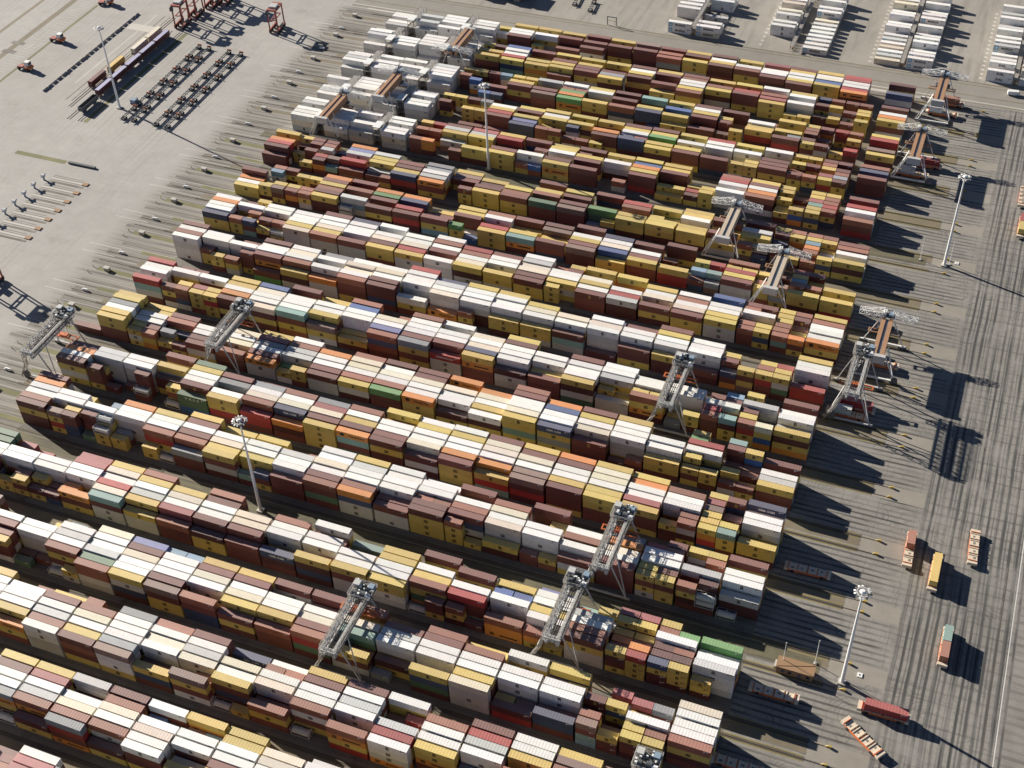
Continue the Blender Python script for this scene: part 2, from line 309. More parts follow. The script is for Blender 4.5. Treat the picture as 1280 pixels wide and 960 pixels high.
# ------------------------------------------------------------------ block lattice
BAY, ROW, CL, CW = 12.8792, 2.8033, 12.14, 2.40
YK = {-5: -125.8, -4: -100.3, -3: -74.8, -2: -49.3, -1: -23.8, 0: 1.8, 1: 28.1, 2: 58.1, 3: 82.6, 4: 108.7, 5: 133.4, 6: 159.7,
      7: 185.2, 8: 210.7, 9: 236.2, 10: 266.0, 11: 291.5, 12: 317.0, 13: 342.3, 14: 364.6}
def bay_right(k, b):
    if k >= 10:
        if b == 0: return -1.9
        return 0.06 - b * BAY - (9.5 if k == 14 else 4.8)
    return 0.06 - b * BAY - (0.8 if k == -1 else 0.0)
LAYOUT = """
-2.15: Y4 M4 W4 W4 LOY4 .|T1
-2.14: Y4 P4 W4 A4 SOM4 DY2
-2.13: A4 M2 W4 C4 S4 LRMO4
-2.12: M4 S4 C4 W4 SAM4 DY2
-2.11: W4 U3|.1 W4 C4 W4 WMDY4
-2.10: Y4 S3|B3 W4 W4 .2 Y3
-2.9: Y4 Y4 W4 W4 M4 Y4
-2.8: . C4 C4 W4 Y4 M4
-1.17: Y4 W4 W4 W4 Y4 OY3
-1.16: .|S3 W4 W4 W4 YM4 OY3
-1.15: Y3 M4 W4 A4 S4 WWAA4
-1.14: S4|Y2 S4 C4 W4 Y4 MSMY4
-1.13: L4 W4 W4 W4 L4 KWWY4
-1.12: S4 W4 C4 W4 M2 YNM3
-1.11: M4 W4 A4 CW4 .1|S3 KYMW4
-1.10: N3 .2 C4 W4 YMN4 T1|Y1
-1.9: W3 S4|S4 W4 CW4 M2 SYM3
-1.8: Y4 M4 W4 W4 SWMY4 T1|.
-1.7: M4 W4 A4 WW4 .2 SOYR4
-1.6: W4 M2|R3 U2|U2 A4 R4 WWAO4
-1.5: . S4 W4 W4 YYO4 .
-1.4: M4 R4 A4 WW4 N2 .
0.18: . . W4 M4 .|S4 .|YMMW4
0.17: .|Y2 .|M2 W4 WAAA4 M1|M1 H1|.
0.16: B3|. W4 A4 W4 SYM4 T1|YA2
0.15: C4 W4 W4 A4 H4 SSAA4
0.14: V4 M4 C4 W4 W4 YAND4
0.13: B4|B4 W4 W4 W4 M4 KMYY4
0.12: Y4 M4 C4 WW4 .2 SMNN4
0.11: Y4 M4 W4 C4 YY4 MYM3
0.10: M4 .2 W4 W4 Y4 SM3
0.9: M4 .3 W4 C4 M4 SRHD4
0.8: S4 YM3 C4 EHM4 .2 YMAC3
0.7: . M4 A4 WW4 D2 L1|.
0.6: S4 M4 W4 WW4 .2 YNHD4
0.5: Y3 S4 W4 W4 Y4 CAAA4
0.4: WY4 .2 W4 WWA4 Y2|M2 DR2
0.3: Y4 M3|Y3 W4 WAA4 .2 NNM3
0.2: .|P3 .2|.2 MD4|YN4 .|. S4|D2 KMEB4|YMM3
0.1: .|. P4|L4 Y3|.2 WA4 Y4|S4 YMM4|YM4
0.0: C4 W4 W4 W4 SYDM4 .
1.20: H4 H4 W4 W4 S4 Y4
1.19: P3|P2 Y3|P3 W4 WA4 .|S3 Y2|YMY3
1.18: .|. Y2|. W4 WAA4 Y3|M2 D2|DN2
1.17: P4 P4 W4 WA4 O3|M2 OMY3
1.16: Y4 C4 W4 R4 C4 EDAA4
1.15: S4 Y4 W4 A4 YM4 YAA3
1.14: . Y4 C4 W4 PM4 SMM3
1.13: S4 M4 W4 W4 MM4 DYY3
1.12: . . C4 C4 MM4 MMM3
1.11: . S4 W4 WAA4 .2 NDM3
1.10: W4 M3 W4 WW4 .|R3 YDND4
1.9: E2 .|. .|S3 W4 WWA4 YMAA4
1.8: . Y4 Y4 W4 WA4 YYWA4
1.7: M4 .2 W4 Y4 SYH4 T1|MMY3
1.6: . MYY4 S3|. W4 RMDE4 SYD3|D1
1.5: . Y4 U4|U4 WWA4 .1 SOO3
1.4: V3 W4 W4 Y4 WA4 SOY3|.1
1.3: E2|Y3 .2 A4 W4 S4 MYAA4
1.2: P4|P4 Y4|Y4 .3|.3 O3|M3 M3|O4 YDM4|RYY4
1.1: Y4|. S4|G4 W4 D4|S4 D4|D4 NYD4|YYYD4
1.0: . GH4 W3 W4 AWWA4 YYD3|.
2.20: M4 O4 A4 W4 S4 MYDD4
2.19: B2|. Y3|Y3 W4 WA4 .3|Y4 KYRY4|MMNN4
2.18: .|. .|B3 . W4 MMM4|TYY4 H1|TYY3
2.17: .|. O4 W4 WAAA4 L2|. YY2|.
2.16: . Y4 W4 W4 SRY4 YY2|T1
2.15: Y4 M4 W4 M4 SM4 LMM3
2.14: Y3 Y2 W4 C4 Y4 YMAD4
2.13: Y3 .1 W4 W4 Y4 E2|NMYA3
2.12: .|S2 . A4 W4 WA4 MMM3
2.11: W4 W4 C4 W4 M4 SMHM4
2.10: Y4 A4 W4 W4 S4 ONAA4
2.9: W4 W4 W4 WW4 .3 MAAO3
2.8: W3 W4 W4 S4|S4 M4 MYYY4
2.7: M4 Y3|W3 W4 S4 MNA4 SYYY4|Y1
2.6: . S4 C4 W4 CAAA4 YD2
2.5: M4 .|Y3 . W4 WWW4 M2|YS2
2.4: . . W4 S4 WW4 MAY3
2.3: . L4 O4 C4 W4 MMMM4
2.2: .|M4 R4|S4 W4 W4 Y4|M4 YMYA4|YMYY4
2.1: Y4|Y4 .2|S4 . A4 .2|D4 SYDM4|TTMM3
2.0: M4 .2 W4 WA4 ADDR3 T1|.
3.21: . . .|Y1 .|W1 . .
3.20: . . M4 O4 W4 MYA4
3.19: .|. .|O3 A4 AAAA4 Y3|. MMM4|M1
3.18: .|. B1 W4 WAAA4 M1|MMM4 .|TM2
3.17: M4 .|Y2 Y4 DDY3 .|YS3 .|T1
3.16: H4 Y4 W4 W4 MY4 HHU3
3.15: . M4 LM4 .2 W4 YYRM4
3.14: M3 L4 W4 C4 SM4 RRM3
3.13: . S4 W4 C4 NM4 ODM3
3.12: . L4 P4 C4 M4 YYYY4
3.11: . S4 W4 Y4 M4 OEMH4
3.10: Y4 Y3 W4 W4 M4 MYDD4
3.9: W4 Y4 W4 W4 CW4 DAD3
3.8: W4 Y4 W4 W4 O4 MYYY4
3.7: M4 C4 C4 W4 OY4 YRE3
3.6: Y4 M4 C4 W4 K4 KDRD4
3.5: O4 M4 W4 W4 Y4 MMMY4
3.4: Y4 C4 C4 W4 Y4 YYMM4
3.3: Y4 O4 W4 W4 P4 YMM4
3.2: . S4 W4 WA4 .|S4 YDM3|SADY4
3.1: Y4|M4 P4|.2 K4|M3 Y4|.2 Y4|Y4 YORN4|EYYM4
3.0: N4 .3 W4 WA4 .2 YYD3
4.21: . . . . . M1
4.20: Y4 Y4 L4 W4 Y4 YYMM4
4.19: Y3|Y3 Y3|Y3 W3 W3 Y3|M3 YAY3|SY3
4.18: . MD3 S3 .2 L3|. YD2|MY2
4.17: .|L2 . W3 W3 M3 MA3
4.16: C2 . W3 CA3 .2 SMD3
4.15: Y3 P3 L3 W3 M3 OAA3
4.14: W3 S3 A3 A3 G2|M2 Y2|YY3
4.13: . O3 W3 W3 M3 MAA3
4.12: S3 C3 C3 W3 S3 YAD3
4.11: M3 W3 C3 W3 S3 GMM3
4.10: M3 M3 C3 W3 W3 OYY3
4.9: O3 . C3 W3 W3 DY2
4.8: . O3 C3 W3 Y3 WDY3
4.7: S4 M4 W4 W4 C4 YYE4
4.6: . O4 U4 W4 W4 NYL4
4.5: . M4 Y4 W4 CAY4 MMD3
4.4: . Y4 W4 W4 WAA4 D1|SM2
4.3: . . .1 W4 WW4 YYM3
4.2: Y4|. G4|. R4 W4 Y4|.2 YMY3|YYM3
4.1: E4|. MDD4|YUD4 .2|.2 .2|.2 YYD3|.1 MA2|MYY2
4.0: . M3 .1 W3 A3 YMM3
5.20: . R4 W4 WA4 .2 REAM4
5.19: M3|M3 .|Y3 W4 .2 N2|Y4 MY4|SMNA4
5.18: .|. Y3|Y3 W4 .2 P4|Y4 YYYM4|YRY4
5.17: . Y4 Y4 W4 O4 MDY4
5.16: . U4 C4 W4 W4 CDY4
5.15: M4 . W4 W4 WW4 EMY4
5.14: Y3 . W4 W4 YM4 KYA3
5.13: S4 U4 W4 WWA4 Y2 YD2
5.12: .|S3 . C4 W4 V4 SNMD4
5.11: S4 W4 W4 W4 M4 LYMY4
5.10: W4 . W4 W4 MM4 RAA3
5.9: . C4 W4 C4 N4 YOMM4
5.8: Y4 M4 W4 W4 WA4 DAA3
5.7: . N3 W4 WA4 .3 MMMY3
5.6: . M4 W4 W4 W4 YDAH4
5.5: . W4 W4 A4 YM3|Y2 AA2
5.4: . . W4 W4 Y4|Y4 SYOD4
5.3: . . W4 WWAA4 .1 L1|YYM3
5.2: M2 .|B4 .2|M4 W4 R4|.2 SMMM4|EDYY4
5.1: Y4|. U3|R3 AA4 M4|.2 Y4|.2 SRYY4|CYUO4
5.0: M4 .2 W4 WA4 A3 YDYO4
6.20: . M4 W4 S4 WWWW4 .
6.19: . . W4 WAA4 MYY3|.2 .|YYM3
6.18: S2|M2 .2 . WAA4 .2|MMM4 SYA3|.
6.17: . M4 W4 W4 MOD4 MG2
6.16: . W4 C4 W4 SAD4 YD3
6.15: L3 . W4 .2 W4 OAA3
6.14: W3 . C4 C4 W4 SMM4
6.13: . W4 C4 W4 M4 MMNM4
6.12: R4 W4 W4 WA4 .2 WYM3
6.11: . N4 A4 W4 CWWW4 OO2
6.10: . Y4 W4 W4 WADD4 SYM3|.
6.9: . Y4 W4 W4 WA4 YYD3
6.8: . . Y4 C4 WA4 YYA3
6.7: . . A3 C4 W4 MEA3
6.6: . N3 W4 C4 WAAA4 D1
6.5: . M3 . W4 WA4 MD3
6.4: . M4 Y4 W4 WA4 YDD3
6.3: . . W4 W4 WAAA4 MD2
6.2: . .|. . Y4|. MMM4|Y3 NMO3|YM4
6.1: . .|. Y3|R3 .2|.2 S4|Y4 YRM4|YAH4
6.0: . Y4 W4 WA4 N2 RR3
7.20: . W3 O3 W3 W3 NYY3
7.19: M2|Y3 M2|M2 W3 .|S3 .2 SY3|NME3
7.18: Y2|R2 W3 W3 .2 M3|S3 YD2|TY2
7.17: . W3 W3 W3 Y3 CAA3
7.16: M3 W3 W3 C3 Y3 SAA3
7.15: N3 W3 W3 W3 B2|B2 MA3
7.14: WA3 . W3 C3 M3 YYM3
7.13: . W3 W3 C3 R3 YAA3
7.12: W3 S3 W3 M3 .|Y2 WAA3
7.11: . R3 S3 W3 CA3 YDA3
7.10: . M3 W3 W3 S2|. YYA3
7.9: W3 A3 C3 C3 M3 MYY3
7.8: S2|Y3 .|M3 W3 W3 YA3 YYY3|.
7.7: Y3 . C3 Y3 W3 MMM3
7.6: Y3 .|. B2|. W3 R3 ADD3
7.5: . Y3 W3 C3 Y2 MYD3
7.4: . W3 S3 W3 CW3 MYY3
7.3: U3 .|A2 W3 W3 Y3 YAA3
7.2: M3|M3 S3|. WA3 .2 S3|Y3 SMM3|YNY3
7.1: Y3|S3 Y3|M3 Y3|.2 S3|.2 S3|U2 SEM3|OM3
7.0: Y3 S3 W3 W3 W3 OYD3
8.20: . . M3 O2 W2 YY2
8.19: S3|M3 B3|. . Y2|. .|Y3 YYD3|KMY3
8.18: . Y3|Y3 . . Y3|S3 MOD3|SYA3
8.17: O3 M3 Y3 S3 M3 YDD3
8.16: M3 . S3 .2 AB3 TA2|.
8.15: . O3 G3 M3 .2 MYD3
8.14: . O3 N3 .2 R3 MRD3
8.13: .|. . Y2 .2 .2 MYB3
8.12: . Y3 Y3 M3 .1 GY3|UM1
8.11: . S3 WA3 .2 R3 YYY3
8.10: . M3 .2 . Y3 EOD3
8.9: . M3 K3 .2 . MMN3
8.8: M3 . W3 Y3 M3 KMM3
8.7: . N3 W3 C3 U3 YYD2
8.6: . M3 S2|. W3 M3 YMM3
8.5: M3 .|. S2|. . . YRR3
8.4: . . Y3|R3 N2|N2 B3|E3 M2|L2
8.3: . S3 Y3|Y3 R3 Y3 MAA3
8.2: .|. M2 Y3|. .2 S3|. YY3|Y3
8.1: P3|M3 Y3|.2 B3|.2 S3|S3 .2 YY3
8.0: . . . Y3 A2 YYR3
9.20: Y3 . O3 R3 MM3 MM2
9.19: Y3|M3 .2|M3 . .2|M3 . .|YM2
9.18: M3|. S3|N2 A3|. .2 R3|K3 DO3|ED2
9.17: O3 V3 A3 .2 RM3 M2
9.16: . A3 Y3 Y3 .2 M2|MY2
9.15: . . M3 M3 Y3 NRD3
9.14: . L3 L3 W3 A3 OMY3
9.13: Y2 .2 M2 . .|M2 .|MYY3
9.12: . Y2 .2 M2 M3 YYY3
9.11: . . . Y3 S3 MYY3
9.10: M3 . Y3 SMM3 . HM3
9.9: . Y3 MR3 .2 M3 KMM3
9.8: M3 . . .2 GHN3 L1|Y2
9.7: . R3 S3 .2 Y3 YYD3
9.6: . YG3 .2 Y3|. Y3 YYD3
9.5: Y3 Y3 W3 .2 Y3 YYD3
9.4: . M3 .2 . M3 YA2
9.3: MD3 . AW3 Y3 .2 SY3|N1
9.2: Y3|S3 D3|Y3 N2|. .|. .2 .|YD2
9.1: S3|S3 Y3|Y3 B3|.2 O3|.2 S3|T2 .2|YN3
9.0: . M3 S3 W3 A2 YDY3
10.15: Y3|R3 . SM3|SM3 . . S3|O3
10.14: M3 A3 YY3 .2 . .|M2
10.13: P3 A3 YY3 . . YYD3
10.12: Y3 RD3 . . M3 YYY3
10.11: M3 . S2|M3 . WW3 S2|U2
10.10: Y3 Y3 WA3 . M3 YOY3
10.9: M3 S3|. Y3 M3 . MMM3
10.8: Y3 . WAD3 . . .|SA2
10.7: Y3 U3 O3 Y3 MMR3 .
10.6: Y3 Y3 MM3 . Y2|YR2 YY1
10.5: . . .|. Y2 R2|. DY2|YY3
10.4: S3 R3 WA3 . WAA3 .
10.3: Y3 M3 W3 O3 S3 .
10.2: Y3|. Y3|M2 .|. Y3|. Y2|. Y2|YU3
10.1: Y3|Y3 Y3|S3 P3|S3 E3|R3 Y3|SYN3 YNY3|.
10.0: M3 M2 R3 W3 A2 SMR3
11.15: Y3|YY3 . MD3|. . . .
11.14: D3|L3 . . YY3|YY3 . M1
11.13: M2 W3 Y3 R3 MM3 M1
11.12: Y3 MY3 . Y3 V3 NN3
11.11: Y3 W3 YY3 Y2|. . SS3|SY3
11.10: Y3 . YD3 N3|. . M2|M2
11.9: Y3 .|. A2|. O3 MM3 Y2|.
11.8: M3 YY3 W3 N3|P3 NN3 .
11.7: M3 Y3 G3 . Y3 YDD3
11.6: Y3 . WA3 . Y3 MMY3
11.5: R3 W3 WA3 . . MMN3
11.4: Y3 . WA3 . .|Y3 YY3|YY3
11.3: WA3 . Y2|. M3 M3 MY3
11.2: Y3|Y3 . Y3|M3 S2|. . M3|SY3
11.1: M3|M3 S3|. Y3|M3 .|S3 P3|L3 YR3|MYY3
11.0: S3 NN3 . MM3 . .
12.15: Y3|Y3 . SM3|. .|U3 . .
12.14: M3|B3 . . .2 . U2|N2
12.13: Y3|Y3 . Y3 MYM3 . .
12.12: A3 . . M3 KMM3 .
12.11: W3 S3|S3 GH3 O3 GOY3 .
12.10: Y3 WA3 . . YY3 .
12.9: M3 . M3 . SN3 .
12.8: E3 . . Y3 NND3 .|U1
12.7: Y3 . UN3 . YY3 YD2
12.6: M3 W3 Y3 MM3 . MD2
12.5: MD3 . Y3|. M3|. .|. D2|Y3
12.4: .|S2 . W3 Y3 YRD3 .
12.3: YY3 . . Y3 .|L3 MRD3
12.2: Y3|M3 S3|. S3|M2 .|. D3|L2 Y3|M3
12.1: R3|S3 .|. .|Y3 . . YM2|R3
12.0: Y3 R3 . . K3 YD3
13.15: Y3|D3 . Y3|Y3 . YM3 .
13.14: U3 W3 W3 R3 YNE3 .
13.13: M3 .|A2 . Y3 YOY3 .
13.12: Y3 . M3 Y3 Y3 M2
13.11: Y3 . Y3 M3 MY3 .
13.10: Y3 . . M3 L3 YD3
13.9: M3 W3 Y3 MY3 . .
13.8: Y3 M3 . . M3 Y2
13.7: M3 S3 W3 W3 Y3 SY3
13.6: Y3 . S3 YD3 . .
13.5: Y3 . R3 MM3 . .
13.4: WN3 . S3 P3 YYY3 .
13.3: Y3 W3 . WAU3 . Y2|YY2
13.2: NO3|MY3 . M3|Y3 .|. D2|Y2 .
13.1: M3|M3 .|. Y2|Y3 M3|Y3 .|. M2|YYY3
13.0: M3 . W3 O3 YM3 .
14.15: Y2 . W2 . . .
14.14: Y3 . W3 W3 MD3 .
14.13: Y3 . W3 . Y2|. .
14.12: Y3 . MD3 . MD2 .
14.11: M3 . MD3 . M3 .
14.10: Y3 Y2 MD3 . . .
14.9: K3 . M3 . . .
14.8: M3 . S3 S3 . .
14.7: Y3 M3 . Y3 . .
14.6: M3 W3 Y3 M3 . .
14.5: Y3 . W3 S3 . .
14.4: P3 . W3 W3 MD3 .
14.3: M3 Y3 W3 W3 Y3 MD3
14.2: Y3 W3 C3 U3 YY3 .
14.1: R3 R3 W3 W3 R3 ODD3
14.0: D3 . . N3 . .
"""
# ------------------------------------------------------------------ what stands in each slot (back row ... front row)
RGB = dict(W=(0.80, 0.775, 0.74), A=(0.56, 0.555, 0.54), C=(0.72, 0.64, 0.52), Y=(0.62, 0.47, 0.125), M=(0.175, 0.058, 0.047),
           S=(0.31, 0.115, 0.07), D=(0.10, 0.032, 0.033), R=(0.38, 0.045, 0.042), P=(0.36, 0.10, 0.10), K=(0.24, 0.155, 0.125),
           B=(0.22, 0.37, 0.47), U=(0.05, 0.13, 0.34), N=(0.05, 0.075, 0.15), V=(0.15, 0.18, 0.36), O=(0.66, 0.27, 0.06),
           G=(0.13, 0.32, 0.11), E=(0.24, 0.40, 0.37), H=(0.10, 0.19, 0.12), L=(0.27, 0.30, 0.32), T=(0.62, 0.62, 0.60))
WORD = dict(W='white', A='pale-grey', C='cream-white', Y='yellow', M='brown', S='salmon-brown', D='maroon', R='red', P='pink-red',
            K='grey-brown', B='light-blue', U='royal-blue', N='navy', V='violet-blue', O='orange', G='light-green', E='teal',
            H='dark-green', L='slate-grey', T='silver')
LAY = {}
for ln in LAYOUT.strip().split('\n'):
    key, s = ln.split(':'); k, b = key.split('.'); LAY[(int(k), int(b))] = s.split()
FILL = 'YYYYYYYYMMMMMMMMSDDDWWAAONKL'
def tops(k):
    return 'WWWWWWYYYMMMMSSPCCAKLNO' if k < 8 else 'YYYYYYMMMMMSSWWPRLN'
for k in range(-5, 15):                          # slots the picture does not show (bottom edge, far left)
    for b in range(0, 22):
        if (k, b) in LAY or (k >= 2 and b > 20) or (k >= 10 and b > 15): continue
        if k <= 1 and b > 21: continue
        LAY[(k, b)] = [rnd.choice(tops(k)) + str(rnd.choice((4, 4, 4, 3, 2))) for r in range(6)]
BOX = []
def jit(c):
    f = rnd.uniform(0.84, 1.06) if max(c) > 0.5 else rnd.uniform(0.74, 1.2); hv = 0.02 if max(c) - min(c) < 0.1 else 0.035; g = [rnd.uniform(1 - hv, 1 + hv) for i in range(3)]
    return tuple(min(0.8, max(0.01, c[i] * f * g[i])) for i in range(3))
def add_stack(k, b, r, half, letters, n, x0, x1, y0, kind, heights=None):
    z = 0.03; st = []
    letters = letters + ''.join(rnd.choice(FILL) for _ in range(max(0, n - len(letters))))
    for t in range(n):
        c = letters[n - 1 - t]
        if c == 'T' and kind == 40: c = 'L'
        if kind == 20: h = 2.6
        else: h = 2.896 if c in 'WACMSK' and rnd.random() < 0.8 else rnd.choice((2.6, 2.896, 2.896))
        kk = 'tank' if c == 'T' else ('reefer' if kind == 'reefer' else kind)
        d = dict(k=k, b=b, r=r, half=half, t=t, n=n, c=c, x0=x0, x1=x1, y0=y0, z0=z, h=h, kind=kk, col=jit(RGB[c]))
        st.append(d); BOX.append(d); z += h + 0.02
    return z
TOPZ = {}
for (k, b), toks in LAY.items():
    xr = bay_right(k, b); xl = xr - CL; ym = YK[k]
    for i, tk in enumerate(toks):
        r = 5 - i; y0 = ym + r * ROW + rnd.uniform(-0.06, 0.06)
        parts = tk.split('|')
        for hi, p in enumerate(parts):
            n = int(p[-1]) if p[-1].isdigit() else 0
            let = p[:-1].replace('.', '') if n else ''
            dx = rnd.uniform(-0.13, 0.13)
            if len(parts) == 1:
                z = add_stack(k, b, r, None, let, n, xl + dx, xr + dx, y0, 40) if n else 0.0
                TOPZ[(k, b, r, 0)] = TOPZ[(k, b, r, 1)] = z
            else:
                a0 = xl + dx if hi == 0 else xr - 5.97 + dx
                z = add_stack(k, b, r, hi, let, n, a0, a0 + 5.97, y0, 20) if n else 0.0
                TOPZ[(k, b, r, hi)] = z
# white refrigerated stacks at the left end of the far blocks
GX = (-277.5, -260.7, -247.9, -231.1)            # left ends of the four bays; racks between 1-2 and 3-4
RACKX = (-264.9, -235.3)
rw = random.Random(21)
WH = {10: ('333233', '233322', '232232', '332331'), 11: ('222132', '323333', '233223', '332330'), 12: ('233312', '333230', '223132', '233331'),
      13: ('213322', '333210', '133332', '231322'), 14: ('220221', '232320', '323331', '123330')}
for k in range(10, 15):
    for gi, x in enumerate(GX):
        x += 9.0 if k == 14 else 7.0
        for r in range(6):
            n = int(WH[k][gi][r])
            z = add_stack(k, 20 - gi, r, None, rw.choice('WWWWA') + rw.choice('AAWC') + 'AW', n, x, x + CL, YK[k] + r * ROW, 'reefer') if n else 0.0
            TOPZ[(k, 20 - gi, r, 0)] = TOPZ[(k, 20 - gi, r, 1)] = z

# ------------------------------------------------------------------ container meshes
def corr(x0, x1, y_out, y_in, z0, z1, pitch, axis):
    """sheet with trapezoid corrugation; axis 0: side along x, 1: end along y, 2: roof (ribs across, along x)"""
    b = MB(); n = max(2, int(round((x1 - x0) / pitch))); p = (x1 - x0) / n; pts = []
    for i in range(n):
        s = x0 + i * p
        pts += [(s, y_out), (s + p * 0.32, y_out), (s + p * 0.5, y_in), (s + p * 0.82, y_in)]
    pts.append((x1, y_out))
    for i, (s, d) in enumerate(pts):
        for e in (z0, z1): b.v.append((s, d, e) if axis == 0 else ((d, s, e) if axis == 1 else (s, e, d)))
    for i in range(len(pts) - 1):
        q = (2 * i, 2 * i + 2, 2 * i + 3, 2 * i + 1)
        b.f.append(q if axis != 2 else q)
    return b
H0 = 2.6
def container_template(name, L, reefer=False):
    hx, hy = L / 2, CW / 2; f = MB()
    for sx in (-1, 1):
        for sy in (-1, 1): f.cbox(sx * (hx - 0.09), sy * (hy - 0.09), H0 / 2, 0.18, 0.18, H0)
        f.cbox(sx * (hx - 0.08), 0, H0 - 0.07, 0.14, CW - 0.36, 0.12); f.cbox(sx * (hx - 0.08), 0, 0.08, 0.14, CW - 0.36, 0.14)
    for sy in (-1, 1):
        f.cbox(0, sy * (hy - 0.045), H0 - 0.06, L - 0.36, 0.08, 0.10); f.cbox(0, sy * (hy - 0.05), 0.08, L - 0.36, 0.09, 0.15)
    f.box(-hx + 0.12, hx - 0.12, -hy + 0.12, hy - 0.12, 0.12, H0 - 0.13)
    root = f.build(name, M['box'])
    pa = [corr(-hx + 0.18, hx - 0.18, -hy + 0.015, -hy + 0.06, 0.15, H0 - 0.11, 0.56, 0).build('side_panel', M['box'], root)]
    bk = corr(-hx + 0.18, hx - 0.18, hy - 0.015, hy - 0.06, 0.15, H0 - 0.11, 0.56, 0).build('side_panel', M['box'], root)
    rf = corr(-hx + 0.15, hx - 0.15, H0 - 0.012, H0 - 0.026, -hy + 0.08, hy - 0.08, 0.9, 2).build('roof_panel', M['box'], root)
    if reefer:
        u = MB().box(-hx + 0.02, -hx + 0.1, -hy + 0.2, hy - 0.2, 0.25, H0 - 0.2)
        for s in (-0.55, 0.55): u.tube((-hx - 0.01, s, 1.7), (-hx + 0.03, s, 1.7), 0.42, n=12)
        u.box(-hx - 0.005, -hx + 0.02, -0.7, 0.7, 0.4, 1.1)
        u.build('cooling_unit', M['lgrey'], root)
    else: corr(-hy + 0.18, hy - 0.18, -hx + 0.02, -hx + 0.06, 0.15, H0 - 0.13, 0.4, 1).build('end_panel', M['box'], root)
    for s in (-1, 1):
        d = MB().box(hx - 0.06, hx - 0.02, min(s * 0.01, s * (hy - 0.19)), max(s * 0.01, s * (hy - 0.19)), 0.17, H0 - 0.16)
        for q in (0.3, 0.75): d.bar((hx + 0.0, s * q, 0.16), (hx + 0.0, s * q, H0 - 0.16), 0.04)
        d.build('door', M['box'], root)
    return register(root)
T40 = container_template('shipping_container', CL)
T20 = container_template('short_container', 5.97)
TRF = container_template('refrigerated_container', CL, True)
def tank_template():
    L = 5.97; hx, hy = L / 2, CW / 2; f = MB()
    for sx in (-1, 1):
        for sy in (-1, 1): f.cbox(sx * (hx - 0.07), sy * (hy - 0.07), H0 / 2, 0.14, 0.14, H0)
        f.cbox(sx * (hx - 0.06), 0, H0 - 0.07, 0.12, CW - 0.28, 0.12); f.cbox(sx * (hx - 0.06), 0, 0.08, 0.12, CW - 0.28, 0.12)
        f.bar((sx * (hx - 0.06), -hy + 0.1, 0.2), (sx * (hx - 0.06), hy - 0.1, H0 - 0.2), 0.08)
    for sy in (-1, 1): f.cbox(0, sy * (hy - 0.05), 0.08, L - 0.28, 0.1, 0.12); f.cbox(0, sy * (hy - 0.05), H0 - 0.06, L - 0.28, 0.07, 0.07)
    root = f.build('tank_container', M['box'])
    t = MB().tube((-hx + 0.45, 0, 1.32), (hx - 0.45, 0, 1.32), 1.08, n=20)
    for s in (-1, 1): t.tube((s * (hx - 0.45), 0, 1.32), (s * (hx - 0.2), 0, 1.32), 1.06, 0.55, n=20)
    t.build('tank', M['box'], root)
    MB().box(-2.2, 2.2, -0.28, 0.28, 2.42, 2.46).build('walkway', M['lgrey'], root)
    m = MB().tube((0, 0.5, 2.2), (0, 0.5, 2.5), 0.3); m.build('hatch', M['lgrey'], root)
    return register(root)
TTK = tank_template()

def text_mesh(name, body, size, mat, wide=1.0, lines=0.8, bold=0.02):
    cu = bpy.data.curves.new(name, 'FONT'); cu.body = body; cu.size = size; cu.align_x = 'CENTER'; cu.align_y = 'CENTER'
    cu.resolution_u = 1; cu.space_line = lines; cu.offset = bold
    o = bpy.data.objects.new(name, cu); col.objects.link(o)
    dg = bpy.context.evaluated_depsgraph_get(); me = bpy.data.meshes.new_from_object(o.evaluated_get(dg))
    bpy.data.objects.remove(o)
    for v in me.vertices: v.co = Vector((v.co.x * wide, 0, v.co.y))
    me.materials.clear(); me.materials.append(mat); me.name = name
    return me
LOGO = {'msc': text_mesh('logo', 'm\nsc', 1.25, M['logo_dark'], 1.0, 0.55, 0.06), 'mscy': text_mesh('logo', 'm\nsc', 1.15, M['logo_yellow'], 1.0, 0.55, 0.06),
        'hapag': text_mesh('lettering', 'Hapag-Lloyd', 1.15, M['logo_dark'], 1.0, 1, 0.03), 'cma': text_mesh('lettering', 'CMA CGM', 1.15, M['logo_white'], 1.0, 1, 0.04),
        'uasc': text_mesh('lettering', 'U  A  S  C', 1.2, M['logo_white'], 1.15, 1, 0.06), 'maersk': text_mesh('lettering', 'MAERSK', 1.35, M['logo_dark'], 1.1, 1, 0.04),
        'dal': text_mesh('lettering', 'DAL', 1.5, M['logo_dark'], 1.15, 1, 0.07), 'hsud': text_mesh('lettering', 'HAMBURG SUD', 1.0, M['logo_white'], 1.0, 1, 0.03)}
def flat_shape(name, pts, mat):
    me = bpy.data.meshes.new(name); me.from_pydata([(x, 0, z) for x, z in pts], [], [tuple(range(len(pts)))]); me.materials.append(mat); return me
CODE = {}
for nm, mt in (('dark', M['logo_dark']), ('white', M['logo_white'])):
    b = MB()
    for i, (a, e) in enumerate(((-0.85, -0.3), (-0.2, 0.45), (0.52, 0.62))): b.box(a, e, -0.004, 0.0, 0.0, 0.22)
    b.box(-0.85, -0.5, -0.004, 0.0, -0.42, -0.16)
    CODE[nm] = b.mesh('code_print', mt)
LOGO['hexa'] = flat_shape('emblem', [(0.95 * math.cos(R(a)), 0.8 * math.sin(R(a))) for a in range(0, 360, 60)], M['logo_dark'])
LOGO['square'] = flat_shape('emblem', [(-0.85, -0.85), (0.85, -0.85), (0.85, 0.85), (-0.85, 0.85)], M['logo_blue'])
